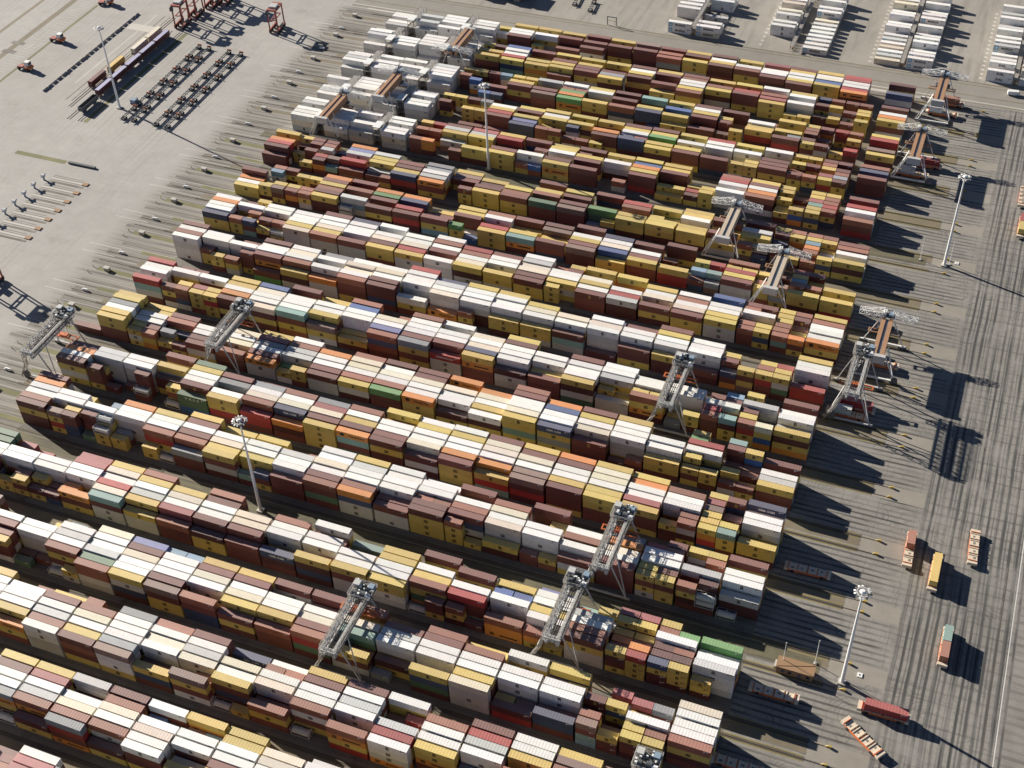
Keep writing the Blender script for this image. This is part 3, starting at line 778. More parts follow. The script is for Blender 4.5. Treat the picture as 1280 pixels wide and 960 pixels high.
LOGO['star'] = flat_shape('emblem', [((0.7 if i % 2 == 0 else 0.3) * math.cos(math.pi * i / 7 + math.pi / 2), (0.7 if i % 2 == 0 else 0.3) * math.sin(math.pi * i / 7 + math.pi / 2)) for i in range(14)], M['logo_white'])
def marks(d):
    """(mesh, x, z, depth) of the printing on the long side that faces -Y"""
    c, k40 = d['c'], d['kind'] != 20; q = d['q']
    if d.get('brand'): b = d['brand']
    elif c == 'Y': b = 'msc' if q < 0.88 else None
    elif c in 'WAC': b = 'msc' if q < (0.42 if d['k'] < 10 else 0.3) else None
    elif c == 'M': b = 'mscy' if q < 0.12 else None
    elif c == 'O' and k40: b = 'hapag' if q < 0.75 else None
    elif c == 'N' and k40: b = 'cma' if q < 0.75 else None
    elif c in 'GH' and k40: b = 'uasc' if q < 0.7 else None
    elif c == 'R' and k40: b = 'hsud' if q < 0.25 else None
    else: b = None
    if b is None: return []
    if b == 'hapag': return [('hexa', -3.8, 1.35), ('hapag', 1.6, 1.3)]
    if b == 'maersk': return [('square', -4.6, 1.4), ('star', -4.6, 1.4), ('maersk', 0.4, 1.35)]
    return [(b, 0, 1.35)]

# ------------------------------------------------------------------ which containers are built piece by piece
def px(P):
    d = np.asarray(P, float) - np.array(CAM); x, y, z = d @ np.array(RIGHT), d @ np.array(UP), d @ np.array(FWD)
    return np.stack([640 + FPX * x / z, 480 - FPX * y / z], -1)
def area(q):
    x, y = np.clip(q[:, 0], 0, 1280), np.clip(q[:, 1], 0, 960)
    return 0.5 * abs(np.dot(x, np.roll(y, 1)) - np.dot(y, np.roll(x, 1)))
def score(d):
    x0, x1, y0, y1, z0, z1 = d['x0'], d['x1'], d['y0'], d['y0'] + CW, d['z0'], d['z0'] + d['h']
    s = 0.0
    if d['t'] == d['n'] - 1: s += area(px([(x0, y0, z1), (x1, y0, z1), (x1, y1, z1), (x0, y1, z1)]))
    hs = (0, 1) if d['half'] is None else (d['half'],)
    for h in hs:
        tz = TOPZ.get((d['k'], d['b'], d['r'] - 1, h), 0.0) if d['r'] > 0 else 0.0
        xa = x0 if (d['half'] is not None or h == 0) else (x0 + x1) / 2; xb = x1 if (d['half'] is not None or h == 1) else (x0 + x1) / 2
        lo = max(z0, tz)
        if d['r'] == 0 and d['k'] > -5:          # the block in front hides the foot of the stack
            pass
        if z1 - lo > 0.3: s += area(px([(xa, y0, lo), (xb, y0, lo), (xb, y0, z1), (xa, y0, z1)]))
    return s
for d in BOX: d['q'] = rnd.random(); d['s'] = score(d)
SHOW = set()
for kinds, cap in ((('tank',), 300), ((40,), 300), ((20,), 300), (('reefer',), 190)):
    g = sorted((d for d in BOX if d['kind'] in kinds and d['s'] > 14), key=lambda d: -d['s'])[:cap]
    SHOW |= {id(d) for d in g}
ORD = 'first second third fourth fifth sixth seventh eighth ninth tenth eleventh twelfth thirteenth fourteenth fifteenth sixteenth seventeenth eighteenth nineteenth twentieth twenty-first twenty-second twenty-third'.split()
ROWW = ['front row', 'second row', 'third row', 'fourth row', 'fifth row', 'back row']
def tier_word(d):
    if d['n'] == 1: return 'lone'
    j = d['n'] - 1 - d['t']
    return ('top', 'upper', 'lower', 'low')[min(j, 3)] if d['t'] > 0 else 'bottom'
def box_label(d):
    blk = ORD[d['k'] + 3] + ' block up' if d['k'] + 3 >= 0 else 'nearest block'
    c, tw, rw_ = WORD[d['c']], tier_word(d), ROWW[d['r']]
    if d['kind'] == 'reefer': return f"{c} {tw} reefer, {('first', 'second', 'third', 'fourth')[20 - d['b']]} bay from left, {rw_}, {blk}"
    if d['half'] is None: return f"{c} {tw} long container, {ORD[d['b']]} bay from right, {rw_}, {blk}"
    kind = 'tank' if d['kind'] == 'tank' else 'short container'
    return f"{c} {tw} {kind}, {('left', 'right')[d['half']]} half of {ORD[d['b']]} bay, {rw_}, {blk}"
GRP = {40: 'long containers stacked in the yard blocks', 20: 'short containers stacked in the yard blocks',
       'reefer': 'white reefers stacked at the far left', 'tank': 'tank containers among the stacks'}
def place_box(d, label=None, group=None, rz=0.0, loc=None):
    tm = {40: T40, 20: T20, 'reefer': TRF, 'tank': TTK}[d['kind']]
    o = tm.copy(); col.objects.link(o); c = tuple(d['col']) + (1,)
    o.location = loc or ((d['x0'] + d['x1']) / 2, d['y0'] + CW / 2, d['z0']); o.rotation_euler = (0, 0, rz)
    o.scale = (1, 1, d['h'] / H0); o.color = c
    for ch in KIDS[tm.name]:
        x = ch.copy(); col.objects.link(x); x.parent = o; x.color = c
        if ch.name.startswith('tank'): x.color = (0.62, 0.62, 0.6, 1)
    if d['kind'] != 'tank':
        s = 1.0 if d['kind'] == 20 else 2.0
        m = bpy.data.objects.new('code_print', CODE['dark' if d['c'] in 'WACYTP' else 'white']); m.parent = o
        m.location = (2.0 * s - (0.0 if s == 1.0 else -0.9), -CW / 2 - 0.014, 2.15); link(m)
        for i, (lg, lx, lz) in enumerate(marks(d)):
            m = bpy.data.objects.new(LOGO[lg].name.split('.')[0], LOGO[lg]); m.parent = o; m.location = (lx, -CW / 2 - 0.012 - 0.006 * i, lz); link(m)
    if d.get('roof'):
        for ch in o.children:
            if ch.name.startswith('roof_panel'): ch.color = d['roof'] + (1,)
    tag(o, label or box_label(d), 'container', group or GRP[d['kind']])
    return o
V, F, COLS = {}, {}, {}
logo_q = MB()
for d in BOX:
    if id(d) in SHOW: place_box(d); continue
    kd = 'long' if d['kind'] in (40, 'reefer') else 'short'
    v, f, cc = V.setdefault(kd, []), F.setdefault(kd, []), COLS.setdefault(kd, [])
    n = len(v); x0, x1, y0, y1, z0, z1 = d['x0'], d['x1'], d['y0'], d['y0'] + CW, d['z0'], d['z0'] + d['h']
    v += [(x0, y0, z0), (x1, y0, z0), (x1, y1, z0), (x0, y1, z0), (x0, y0, z1), (x1, y0, z1), (x1, y1, z1), (x0, y1, z1)]
    f += [(n, n + 3, n + 2, n + 1), (n + 4, n + 5, n + 6, n + 7), (n, n + 1, n + 5, n + 4), (n + 1, n + 2, n + 6, n + 5), (n + 2, n + 3, n + 7, n + 6), (n + 3, n, n + 4, n + 7)]
    cc += [d['col']] * 8
    if d['s'] > 3:                               # printing on the far boxes: m over sc as two small bars and strokes
        for lg, lx, lz in marks(d):
            xm, zz = (x0 + x1) / 2 + lx, z0 + lz; y = y0 - 0.02
            if lg in ('msc', 'hexa'):
                k3 = len(logo_q.v)
                for a, b2 in ((0.12, 0.62), (-0.62, -0.08)): logo_q.box(xm - 0.72, xm + 0.72, y, y + 0.015, zz + a, zz + b2)
            elif lg in ('hapag',): logo_q.box(xm - 2.9, xm + 2.9, y, y + 0.015, zz - 0.35, zz + 0.3)
for kd in V:
    nm = {'long': 'shipping_container_stacks', 'short': 'short_container_stacks'}[kd]
    me = bpy.data.meshes.new(nm); me.from_pydata(V[kd], [], F[kd]); me.update(); me.materials.append(M['boxes'])
    at = me.color_attributes.new('paint', 'FLOAT_COLOR', 'POINT')
    at.data.foreach_set('color', np.c_[np.array(COLS[kd]), np.ones(len(COLS[kd]))].astype(np.float32).ravel())
    o = link(bpy.data.objects.new(nm, me))
    tag(o, {'long': 'mass of further long containers in many colours filling the yard blocks', 'short': 'mass of further short yellow and brown containers within the yard blocks'}[kd], 'containers', kind='stuff')
    if kd == 'long' and logo_q.v: tag(logo_q.build('logo_prints', M['logo_dark'], o), kind='stuff')
# ------------------------------------------------------------------ ground, rails, markings
sheet('terminal_ground', -1500, 1500, -700, 2600, 0.0, M['g_left'])
sheet('stack_floor', -283, 0.5, -140, 385, 0.004, M['g_yard'])
sheet('vehicle_apron', 0.5, 500, -300, 387, 0.004, M['g_right'])
sheet('service_road', -300, 500, 387, 408, 0.004, M['g_road'])
sheet('reefer_yard_ground', -290, 500, 408, 640, 0.004, M['g_reefer'])
for x0, x1, y, wd in ((-300, 500, 388.2, 0.5), (-300, 500, 394.6, 0.8), (-300, 500, 404.5, 0.6), (-300, 500, 407.0, 1.0)):
    sheet('kerb_line', x0, x1, y, y + wd, 0.008, M['g_dirt'])
road = [(-300, 500, 389.5, 390.2), (-290, -2, 386, 387.4)]
for a in road: sheet('pale_kerb', a[0], a[1], a[2], a[3], 0.009, M['g_pale'])
gr = random.Random(3)
sheet('transfer_lanes', -316, -269.8, 40, 386, 0.0055, M['g_transfer'])
for k in range(-5, 15):
    y = YK[k]; far = k >= 10
    yn, yf = y - 3.2, y + 17.0                   # the two rails the block's crane runs on
    for q in (yn, yf):
        sheet('ballast_bed', -285 if k >= 2 else -330, 24.0, q - 0.75, q + 0.75, 0.008, M['g_ballast'])
        for s in (-0.85, 0.85): sheet('gold_edge_strip', 0.5, 23.5, q + s - 0.16, q + s + 0.16, 0.012, M['g_gold'])
        b = MB().box(-300, 30.3, q - 0.09, q + 0.09, 0.01, 0.16); tag(b.build('crane_rail', M['rail']), kind='structure')
        st = MB().box(29.6, 30.4, q - 0.35, q + 0.35, 0.0, 0.9).bar((28.6, q, 0.1), (29.9, q, 0.8), 0.25)
        if k >= -1: tag(st.build('buffer_stop', M['yellow']), f"yellow buffer stop ending the {'near' if q == yn else 'far'} rail of {ORD[k + 3]} block up", 'buffer stop', 'buffer stops at the rail ends')
    # pale transfer pads right of the rails, cable trench between the rails of neighbours
    sheet('sandy_pad', 24.2, 41.0, yn - 5.6, yn + 1.0, 0.008, M['g_sand'])
    sheet('lane_strip', -283, 24.0, yn - 4.2, yn - 1.0, 0.006, M['g_dirt'])
    if k in (2, 10): sheet('grass_verge', -283, 22, y - 10.0, y - 4.6, 0.0095, M['g_verge'])
    if k < 2: continue
    # left transfer area: dark strips, pale kerbs, grass and lines
    sheet('dark_lane', -301 + gr.uniform(-3, 3), -270, y - 4.6, y - 1.3, 0.0085, M['g_strip'])
    sheet('dark_lane', -299 + gr.uniform(-4, 3), -270, y + 3.0, y + 4.6, 0.0085, M['g_strip'])
    sheet('dark_lane', -303 + gr.uniform(-3, 3), -270, y + 14.6, y + 16.4, 0.0085, M['g_strip'])
    sheet('pale_strip', -302, -270, y + 5.4, y + 5.9, 0.0105, M['g_sand']); sheet('pale_strip', -301, -270, y + 9.6, y + 10.1, 0.0105, M['g_sand'])
    if not far:
        sheet('grass_strip', -297, -269, y + 10.6, y + 13.0, 0.0125, M['g_grass']); sheet('grass_strip', -288 + gr.uniform(-2, 4), -269, y - 0.6, y + 1.4, 0.0125, M['g_grass'])
    else:
        sheet('dirt_strip', -297, -276, y + 10.6, y + 13.0, 0.0125, M['g_dirt']); sheet('dirt_strip', -300, -276, y - 0.6, y + 1.8, 0.0125, M['g_strip'])
    for q in (-0.3, -5.6): sheet('lane_line', -311, -295, y + q - 0.12, y + q + 0.12, 0.0145, M['g_line'])
    c = MB().box(-294.5, -291.8, y - 3.1, y - 2.3, 0.02, 0.8).cbox(-293.1, y - 2.7, 0.95, 2.2, 0.5, 0.3)
    tag(c.build('guide_post', M['white']), f'small white guide block at the left end of the {ORD[k + 3]} block up', 'guide post', 'white guide blocks beside the left lanes')
    c = MB().box(-293.6, -291.4, y + 11.0, y + 12.6, 0.02, 1.4).box(-293.8, -291.2, y + 10.9, y + 12.7, 1.4, 1.55)
    tag(c.build('cable_cabinet', M['conc']), f'grey cable cabinet on the strip at the left end of the {ORD[k + 3]} block up', 'cabinet', 'cable cabinets at the left ends')
    for q in (8.2, 12.0):
        m = MB().tube((-299.5, y + q, 0.0), (-299.5, y + q, 1.1), 0.14, n=8)
        tag(m.build('bollard', M['yellow']), f"{'lower' if q < 9 else 'upper'} yellow bollard at the left end of the {ORD[k + 3]} block up", 'bollard', 'yellow bollards at the left lane ends')
sheet('dashed_edge_line', 73.1, 73.4, -100, 386, 0.010, M['g_line'])
sheet('cable_slot', 69.7, 69.95, -100, 386, 0.0085, M['g_ballast'])
# left service yard
for x, y0, y1, wd, mt in ((-449, 250, 420, 3.4, 'g_dirt'), (-433.2, 240, 345, 1.6, 'g_grass'), (-466, 260, 420, 2.0, 'g_dirt'), (-390.5, 255, 345, 0.5, 'g_ballast'), (-387.2, 255, 345, 0.5, 'g_ballast'),
                          (-395.5, 270, 345, 0.8, 'g_pale'), (-369.2, 240, 332, 2.6, 'g_grass')):
    sheet('yard_strip', x - wd / 2, x + wd / 2, y0, y1, 0.006, M[mt])
sheet('pale_patch', -404, -384, 327, 333, 0.009, M['g_pale'])
for i in range(34): sheet('parking_line', -442.5, -436.5, 268 + i * 2.6, 268.15 + i * 2.6, 0.008, M['g_line'])
for i in range(2): sheet('patch_repair', -452 + i * -1, -444 + i * -1, 285 + 9 * i, 288 + 9 * i, 0.0085, M['g_strip'])
for x, y0, y1 in ((-378.6, 240, 332), (-372.4, 240, 332), (-384.8, 250, 345)):
    for s in (-0.75, 0.75):
        tag(MB().box(x + s - 0.05, x + s + 0.05, y0, y1, 0.0, 0.14).build('railway_rail', M['rail']), kind='structure')

# row of concrete barriers along the track
for i in range(22):
    y = 258 + i * 3.9
    o = MB().box(-406.4, -405.6, y, y + 3.2, 0, 0.55).box(-406.15, -405.85, y, y + 3.2, 0.55, 0.95)
    if i % 4 == 0: o.box(-406.6, -405.4, y + 3.2, y + 3.9, 0, 1.0)
    tag(o.build('concrete_barrier', M['conc']), f'grey concrete barrier, {ORD[i]} from the left in the long row', 'barrier', 'concrete barriers in a row')

# ------------------------------------------------------------------ refrigerated yard at the top right
rr = random.Random(5)
def reefer_column(name, x, rows, y0=411.0, brands=()):
    for i, n in enumerate(rows):
        z = 0.02
        for t in range(n):
            cc = rr.choice('WWWWWAC')
            d = dict(k=99, b=0, r=0, half=None, t=t, n=n, c=cc, x0=x, x1=x + CL, y0=y0 + i * 4.25, z0=z, h=2.896, kind='reefer', col=jit(RGB[cc]), q=rr.random())
            if i in brands: d['brand'] = brands[i]
            elif rr.random() < 0.12: d['brand'] = 'maersk'
            tw = 'lone' if n == 1 else ('bottom', 'middle', 'top')[t if t == 0 or n == 3 else 2]
            place_box(d, f"{WORD[cc]} {tw} reefer, {ORD[i] if i < 22 else 'far'} from the road in the {name} reefer row", 'white reefers in the yard beyond the road')
            z += 2.916
reefer_column('first', -130.6, (2, 1, 0, 0, 2, 2, 2, 1, 2), brands={0: 'maersk'})
reefer_column('second', -115.9, (2, 2, 1, 0, 1, 0, 0, 2, 2, 1), brands={0: 'maersk', 1: 'hapag'})
reefer_column('third', -80.5, (0, 0, 0, 2, 2, 1, 2, 2, 1, 2, 2, 2), brands={3: 'msc'})
reefer_column('fourth', -61.3, (1, 1, 1, 1, 1, 1, 1, 1, 2, 2, 1, 2, 1, 2), brands={8: 'maersk', 9: 'maersk'})
reefer_column('fifth', -25.9, (1, 1, 1, 1, 1, 1, 1, 2, 1, 1, 2, 1, 1, 2, 2, 1, 1, 2), brands={7: 'msc'})
reefer_column('sixth', -10.5, (2, 2, 1, 1, 2, 2, 1, 1, 2, 1, 2, 2, 1, 1, 2, 1, 2, 1), brands={0: 'maersk', 1: 'maersk', 5: 'hapag'})
reefer_column('seventh', 27.2, (2, 1, 2, 1, 1, 1, 2, 2, 2, 1, 2, 1, 1, 2, 2, 1, 2, 1), brands={0: 'dal', 1: 'maersk', 2: 'dal', 6: 'maersk', 7: 'maersk'})
reefer_column('eighth', 42.4, (1, 2, 2, 1, 2, 1, 1, 2, 1, 2, 1, 1, 2), brands={})
def rack(x0, x1, y0, y1, h, label, group, roof):
    root = tag(empty('reefer_rack', ((x0 + x1) / 2, (y0 + y1) / 2, 0)), label, 'steel rack', group)
    hx, hy = (x1 - x0) / 2, (y1 - y0) / 2; f = MB(); p = MB(); n = max(2, int((y1 - y0) / 2.8))
    for sx in (-hx, hx):
        for i in range(n + 1): f.bar((sx * 0.9, -hy + i * 2 * hy / n, 0), (sx * 0.9, -hy + i * 2 * hy / n, h + 1.0), 0.16)
    for lv in range(1, int(h / 2.8) + 1):
        z = lv * 2.8
        p.box(-hx * 0.95, hx * 0.95, -hy, hy, z - 0.08, z)
        for sx in (-hx, hx):
            f.bar((sx * 0.9, -hy, z + 1.0), (sx * 0.9, hy, z + 1.0), 0.07)
    for i in range(n): f.bar((-hx * 0.9, -hy + i * 2 * hy / n, 0.1), (-hx * 0.9, -hy + (i + 1) * 2 * hy / n, h), 0.09); f.bar((hx * 0.9, -hy + (i + 1) * 2 * hy / n, 0.1), (hx * 0.9, -hy + i * 2 * hy / n, h), 0.09)
    f.build('rack_frame', M['galv'], root); p.build('platform', M['galv'], root)
    b = MB()
    for i in range(n): b.cbox(rr.uniform(-0.3, 0.3), -hy + (i + 0.5) * 2 * hy / n, 0.9, 0.6, 0.8, 1.2)
    b.build('socket_box', M['wood'], root)
    if roof: MB().box(-hx, hx, -hy, -hy + min(5.6, 2 * hy), h + 1.0, h + 1.3).build('top_plate', M['white'], root)
for k in range(10, 15):
    for j, x in enumerate(RACKX):
        x += 9.0 if k == 14 else 7.0
        rack(x, x + 3.6, YK[k] + 0.3, YK[k] + 16.4, 8.4, f"tall steel reefer rack with white top, {('left', 'right')[j]} one in the {ORD[k + 3]} block up", 'reefer racks among the white stacks', True)
for j, (x, y1) in enumerate(((-118.4, 452), (-67.6, 470), (-13.6, 487), (39.5, 487))):
    rack(x + 0.2, x + 2.2, 410.5, y1, 3.0 if j else 5.6, f"long steel reefer gangway, {ORD[j]} from the left beyond the road", 'reefer gangways beyond the road', False)
for x in (-82.5, -27.8, 25.0):
    for i in range(17): sheet('bay_number_mark', x - 0.8, x + 0.6, 412 + i * 4.25, 413.4 + i * 4.25, 0.009, M['g_pale'])

# ------------------------------------------------------------------ stacking cranes
def legs(root, s, zg, mat, half=7.5, top=2.2, w=0.42):
    for sy, nm in ((-10.1, 'near'), (10.1, 'far')):
        for sx in (-1, 1):
            b = MB().bar((sx * half, sy, 1.3), (sx * top, sy * 1.0 - 0.5, zg), w, w * 0.8)
            if sy < 0: b.bar((sx * half, sy, 1.3), (sx * (top + 0.2), sy + 4.5, zg), w * 0.8, w * 0.6)
            b.build('leg', mat, root)
        sb = MB().box(-half - 1.2, half + 1.2, sy - 0.28, sy + 0.28, 0.95, 1.5).build('sill_beam', mat, root)
        for sx in (-1, 1):
            g = MB().cbox(sx * half, sy, 0.75, 3.2, 0.6, 0.5)
            for q in (-1.0, 1.0): g.tube((sx * half + q, sy - 0.2, 0.55), (sx * half + q, sy + 0.2, 0.55), 0.42, n=10)
            g.build('bogie', M['dgrey'], sb)
def crane_a(loc, label, load=None):
    root = tag(empty('stacking_crane', loc), label, 'gantry crane', 'grey rail stacking cranes over the near blocks')
    zg = 16.2
    legs(root, 1, zg, M['lgrey'])
    for sx in (-1.75, 1.75):
        gd = MB().truss((sx, -13.2, zg - 0.75), (sx, 12.8, zg - 0.75), 0.7, 2.8, 12, 0.14); gd.box(sx - 0.2, sx + 0.2, -13.2, 12.8, zg - 2.1, zg - 1.9); gd.box(sx - 0.1, sx + 0.1, -13.2, 12.8, zg + 0.62, zg + 0.76)
        gd.build('girder', M['lgrey'], root)
        wk = MB(); xo = sx + (0.95 if sx > 0 else -0.95)
        wk.truss((xo, -12.5, zg + 0.7), (xo, 11, zg + 0.7), 0.8, 1.1, 13, 0.07); wk.box(xo - 0.36, xo + 0.36, -12.5, 11, zg + 0.1, zg + 0.16)
        wk.build('walkway', M['galv'], root)
    ct = MB()
    for x in (-0.7, 0.0, 0.6): ct.box(x - 0.12, x + 0.12, -12.8, 7.0, zg - 0.3, zg - 0.1)
    for i in range(9): ct.bar((-1.6, -12 + i * 2.3, zg - 0.4), (1.6, -12 + i * 2.3, zg - 0.4), 0.16)
    ct.build('cable_tray', M['dgrey'], root)
    mp = MB().box(-3.6, 3.6, 7.0, 13.2, zg + 0.65, zg + 0.85).build('machinery_platform', M['grime'], root)
    cl = random.Random(int(loc[1])); gr_ = MB()
    for i in range(16): gr_.cbox(cl.uniform(-3.2, 3.2), cl.uniform(7.3, 12.9), zg + 1.2 + cl.uniform(0, 0.6), cl.uniform(0.3, 0.9), cl.uniform(0.3, 0.9), cl.uniform(0.5, 1.4))
    tag(gr_.build('equipment_boxes', M['dgrey'], mp), kind='stuff')
    g2 = MB()
    for i in range(9): g2.cbox(cl.uniform(-3.2, 3.2), cl.uniform(7.3, 12.9), zg + 1.5 + cl.uniform(0, 0.8), cl.uniform(0.3, 0.8), cl.uniform(0.3, 0.8), cl.uniform(0.4, 1.2))
    tag(g2.build('equipment_boxes', M['white'], mp), kind='stuff')
    MB().box(-3.2, -1.2, 10.4, 12.4, zg + 0.85, zg + 2.7).build('electrical_cabin', M['lgrey'], mp)
    MB().box(1.4, 3.2, 10.8, 12.6, zg + 0.85, zg + 2.3).build('electrical_cabin', M['bluegrey'], mp)
    for x, y, r in ((-1.8, 8.4, 0.7), (0.9, 8.6, 0.85), (2.6, 8.3, 0.6)):
        MB().tube((x - 0.8, y, zg + 1.6), (x + 0.8, y, zg + 1.6), r, n=12).build('winch_drum', M['dgrey'] if x < 1 else M['white'], mp)
    rl = MB()
    for a, b2 in (((-3.6, 7), (3.6, 7)), ((3.6, 7), (3.6, 13.2)), ((3.6, 13.2), (-3.6, 13.2)), ((-3.6, 13.2), (-3.6, 7))):
        rl.bar((a[0], a[1], zg + 1.95), (b2[0], b2[1], zg + 1.95), 0.08); rl.bar((a[0], a[1], zg + 1.4), (b2[0], b2[1], zg + 1.4), 0.06)
        for i in range(5):
            t = i / 5; x, y = a[0] + (b2[0] - a[0]) * t, a[1] + (b2[1] - a[1]) * t; rl.bar((x, y, zg + 0.85), (x, y, zg + 2.0), 0.07)
    rl.build('railing', M['lgrey'], mp)
    MB().truss((-3.2, 9.0, zg - 2.2), (3.2, 9.0, zg - 2.2), 2.2, 2.4, 4, 0.13).build('trolley_frame', M['grime'], root)
    e = MB().truss((-2.6, -13.0, zg + 0.4), (2.6, -13.0, zg + 0.4), 1.2, 1.6, 5, 0.11); e.bar((-2.6, -13, zg), (2.6, -13, zg), 0.4)
    e.build('end_tie', M['lgrey'], root)
    st = MB().truss((-4.6, -11.0, 8.0), (-8.0, -11.0, 1.6), 1.4, 1.4, 7, 0.09); st.truss((-2.6, -12.3, zg), (-4.6, -11.0, 8.0), 1.4, 1.4, 7, 0.09)
    st.build('stair', M['galv'], root)
    MB().tube((-5.8, -11.6, 3.0), (-5.8, -10.9, 3.0), 1.6, n=18).tube((-5.8, -11.7, 3.0), (-5.8, -10.8, 3.0), 0.5, n=12).build('cable_reel', M['dgrey'], root)
    sp = MB(); zs, ys = load if load else (zg - 4.2, 6.5)
    for y in (-0.95, 0.95): sp.cbox(0, ys + y, zs, 11.8, 0.28, 0.4)
    for x in (-5.8, -2.2, 2.2, 5.8): sp.cbox(x, ys, zs, 0.4, 2.3, 0.45)
    sp.cbox(0, ys, zs + 0.55, 3.2, 1.7, 0.7); sp.build('spreader', M['orange'], root)
    rp = MB()
    for x in (-1.4, 1.4):
        for y in (-0.8, 0.8): rp.bar((x, ys + y, zs + 0.8), (x, ys + y * 1.4, zg - 0.6), 0.06)
    rp.build('hoist_rope', M['dgrey'], root)
    return register(root)
def crane_b(loc, label, flip=False, deck='brown'):
    root = tag(empty('wing_crane', loc, math.pi if flip else 0.0), label, 'gantry crane', 'white rail cranes with lattice wings')
    zg = 12.6
    legs(root, 1, zg, M['white'], half=7.2, top=2.6, w=0.42)
    for sx in (-1.35, 1.35): MB().box(sx - 0.75, sx + 0.75, -10.6, 10.4, zg - 2.9, zg + 0.35).build('deck_girder', M[deck], root)
    MB().box(-0.5, 0.5, -10.4, 10.2, zg - 0.2, zg - 0.1).build('centre_walkway', M['bluegrey'], root)
    MB().box(-2.8, 2.8, -12.2, -10.7, zg - 2.6, zg + 0.5).build('end_portal', M['lgrey'], root)
    w_ = MB()
    for s in (-1, 1):
        w_.truss((s * 1.5, 11.6, zg + 1.5), (s * 10.5, 11.6, zg + 0.7), 2.4, 1.7, 5, 0.10)
        w_.bar((s * 1.5, 11.6, zg + 4.0), (s * 9.0, 11.6, zg + 1.4), 0.12); w_.bar((s * 1.5, 12.6, zg + 3.4), (s * 10.2, 12.4, zg + 1.4), 0.1)
    w_.build('lattice_wing', M['white'], root)
    MB().box(-2.4, 2.4, 10.5, 13.4, zg + 0.4, zg + 0.6).build('machinery_platform', M['dgrey'], root)
    MB().box(-2.2, -0.8, 11.2, 13.0, zg + 0.6, zg + 2.3).build('electrical_cabin', M['white'], root)
    g = MB().cbox(0.9, 12.0, zg + 1.2, 1.6, 1.8, 1.2); g.tube((0.2, 11.0, zg + 1.4), (2.0, 11.0, zg + 1.4), 0.55, n=12)
    g.build('winch', M['bluegrey'], root)
    MB().box(-3.2, 3.2, 7.6, 10.3, zg - 3.6, zg - 2.95).build('trolley', M['dgrey'], root)
    sp = MB(); ys, zs = 7.5, zg - 4.2
    for y in (-0.95, 0.95): sp.cbox(0, ys + y, zs, 11.8, 0.28, 0.4)
    for x in (-5.8, -2.2, 2.2, 5.8): sp.cbox(x, ys, zs, 0.4, 2.3, 0.45)
    sp.build('spreader', M['brown'], root)
    MB().bar((-7.2, -9.6, 1.7), (-3.0, -10.2, zg), 0.12).bar((-8.6, -10.4, 1.7), (-3.8, -10.9, zg), 0.12).truss((-8.2, -10.4, 1.8), (-3.4, -10.9, zg - 0.6), 0.8, 0.8, 9, 0.06).build('stair', M['lgrey'], root)
    MB().tube((7.4, -11.0, 2.4), (7.4, -10.5, 2.4), 1.2, n=16).build('cable_reel', M['dgrey'], root)
    return root
def yc(k): return YK[k] + 6.9
crane_a((-111.5, yc(0), 0), 'grey stacking crane carrying an orange spreader over the middle of the fourth block up', None)
crane_a((-52.3, yc(1), 0), 'grey stacking crane standing just below left of its neighbour, holding a teal container', (10.2, 4.0))
crane_a((-47.3, yc(2), 0), 'grey stacking crane touching its lower neighbour, orange spreader above blue and orange containers', None)
crane_a((-49.0, yc(5), 0), 'grey stacking crane over the right part of the yard, white stack behind it', None)
crane_a((-214.0, yc(4), 0), 'grey stacking crane near the left end, above white and brown containers', None)
crane_a((-276.5, yc(3), 0), 'leftmost grey stacking crane standing beyond the stacks over bare strips', (8.5, 7.0))
crane_a((9.6, yc(6), 0), 'grey stacking crane on the right apron straddling a red container vehicle', (7.5, 2.0))
crane_a((-14.6, yc(-1), 0), 'grey stacking crane cut by the bottom edge of the picture', None)
crane_b((14.2, yc(7), 0), 'white wing crane on the right apron directly behind a grey crane')
crane_b((-30.6, yc(8), 0), 'white wing crane over the right stacks, second from the bottom of the white ones', deck='beige')
crane_b((-55.8, yc(9), 0), 'white wing crane over tall white and yellow stacks, left of the apron', deck='beige')
crane_b((6.7, yc(12), 0), 'white wing crane on the apron above a lamp mast, orange-brown girder')
crane_b((9.6, yc(14) + 3.0, 0), 'uppermost white wing crane on the apron, below the refrigerated row')
crane_b((-219.0, yc(13), 0), 'highest white wing crane among the white reefers, wing turned towards the viewer', True)
crane_b((-234.8, yc(11), 0), 'middle white wing crane among the white reefers at upper left')
crane_b((-251.2, yc(10), 0), 'lowest white wing crane among the white reefers at upper left')

# ------------------------------------------------------------------ lamp masts and small posts
def mast(loc, label, H=42.8):
    root = tag(empty('lamp_mast', loc), label, 'lamp mast', 'tall lamp masts of the terminal')
    MB().cbox(0, 0, 0.3, 2.2, 2.2, 0.6).build('base', M['conc'], root)
    MB().tube((0, 0, 0.5), (0, 0, H), 0.62, 0.24, 14).build('pole', M['white'], root)
    rg = MB(); n = 20
    for i in range(n):
        a, b = 2 * math.pi * i / n, 2 * math.pi * (i + 1) / n
        rg.bar((1.7 * math.cos(a), 1.7 * math.sin(a), H - 0.6), (1.7 * math.cos(b), 1.7 * math.sin(b), H - 0.6), 0.3, 0.4)
        if i % 5 == 0: rg.bar((0.2 * math.cos(a), 0.2 * math.sin(a), H - 0.4), (1.7 * math.cos(a), 1.7 * math.sin(a), H - 0.6), 0.14)
    rg = rg.build('ring', M['lgrey'], root)
    MB().tube((0, 0, H - 0.3), (0, 0, H + 0.25), 0.95, 0.5, 16).build('cap', M['white'], root)
    for i in range(14):
        a = 2 * math.pi * i / 14; c, s = math.cos(a), math.sin(a)
        MB().bar((1.95 * c, 1.95 * s, H - 0.55), (2.5 * c, 2.5 * s, H - 0.75), 0.46, 0.34).build('floodlight', M['white'] if i % 3 else M['dgrey'], rg)
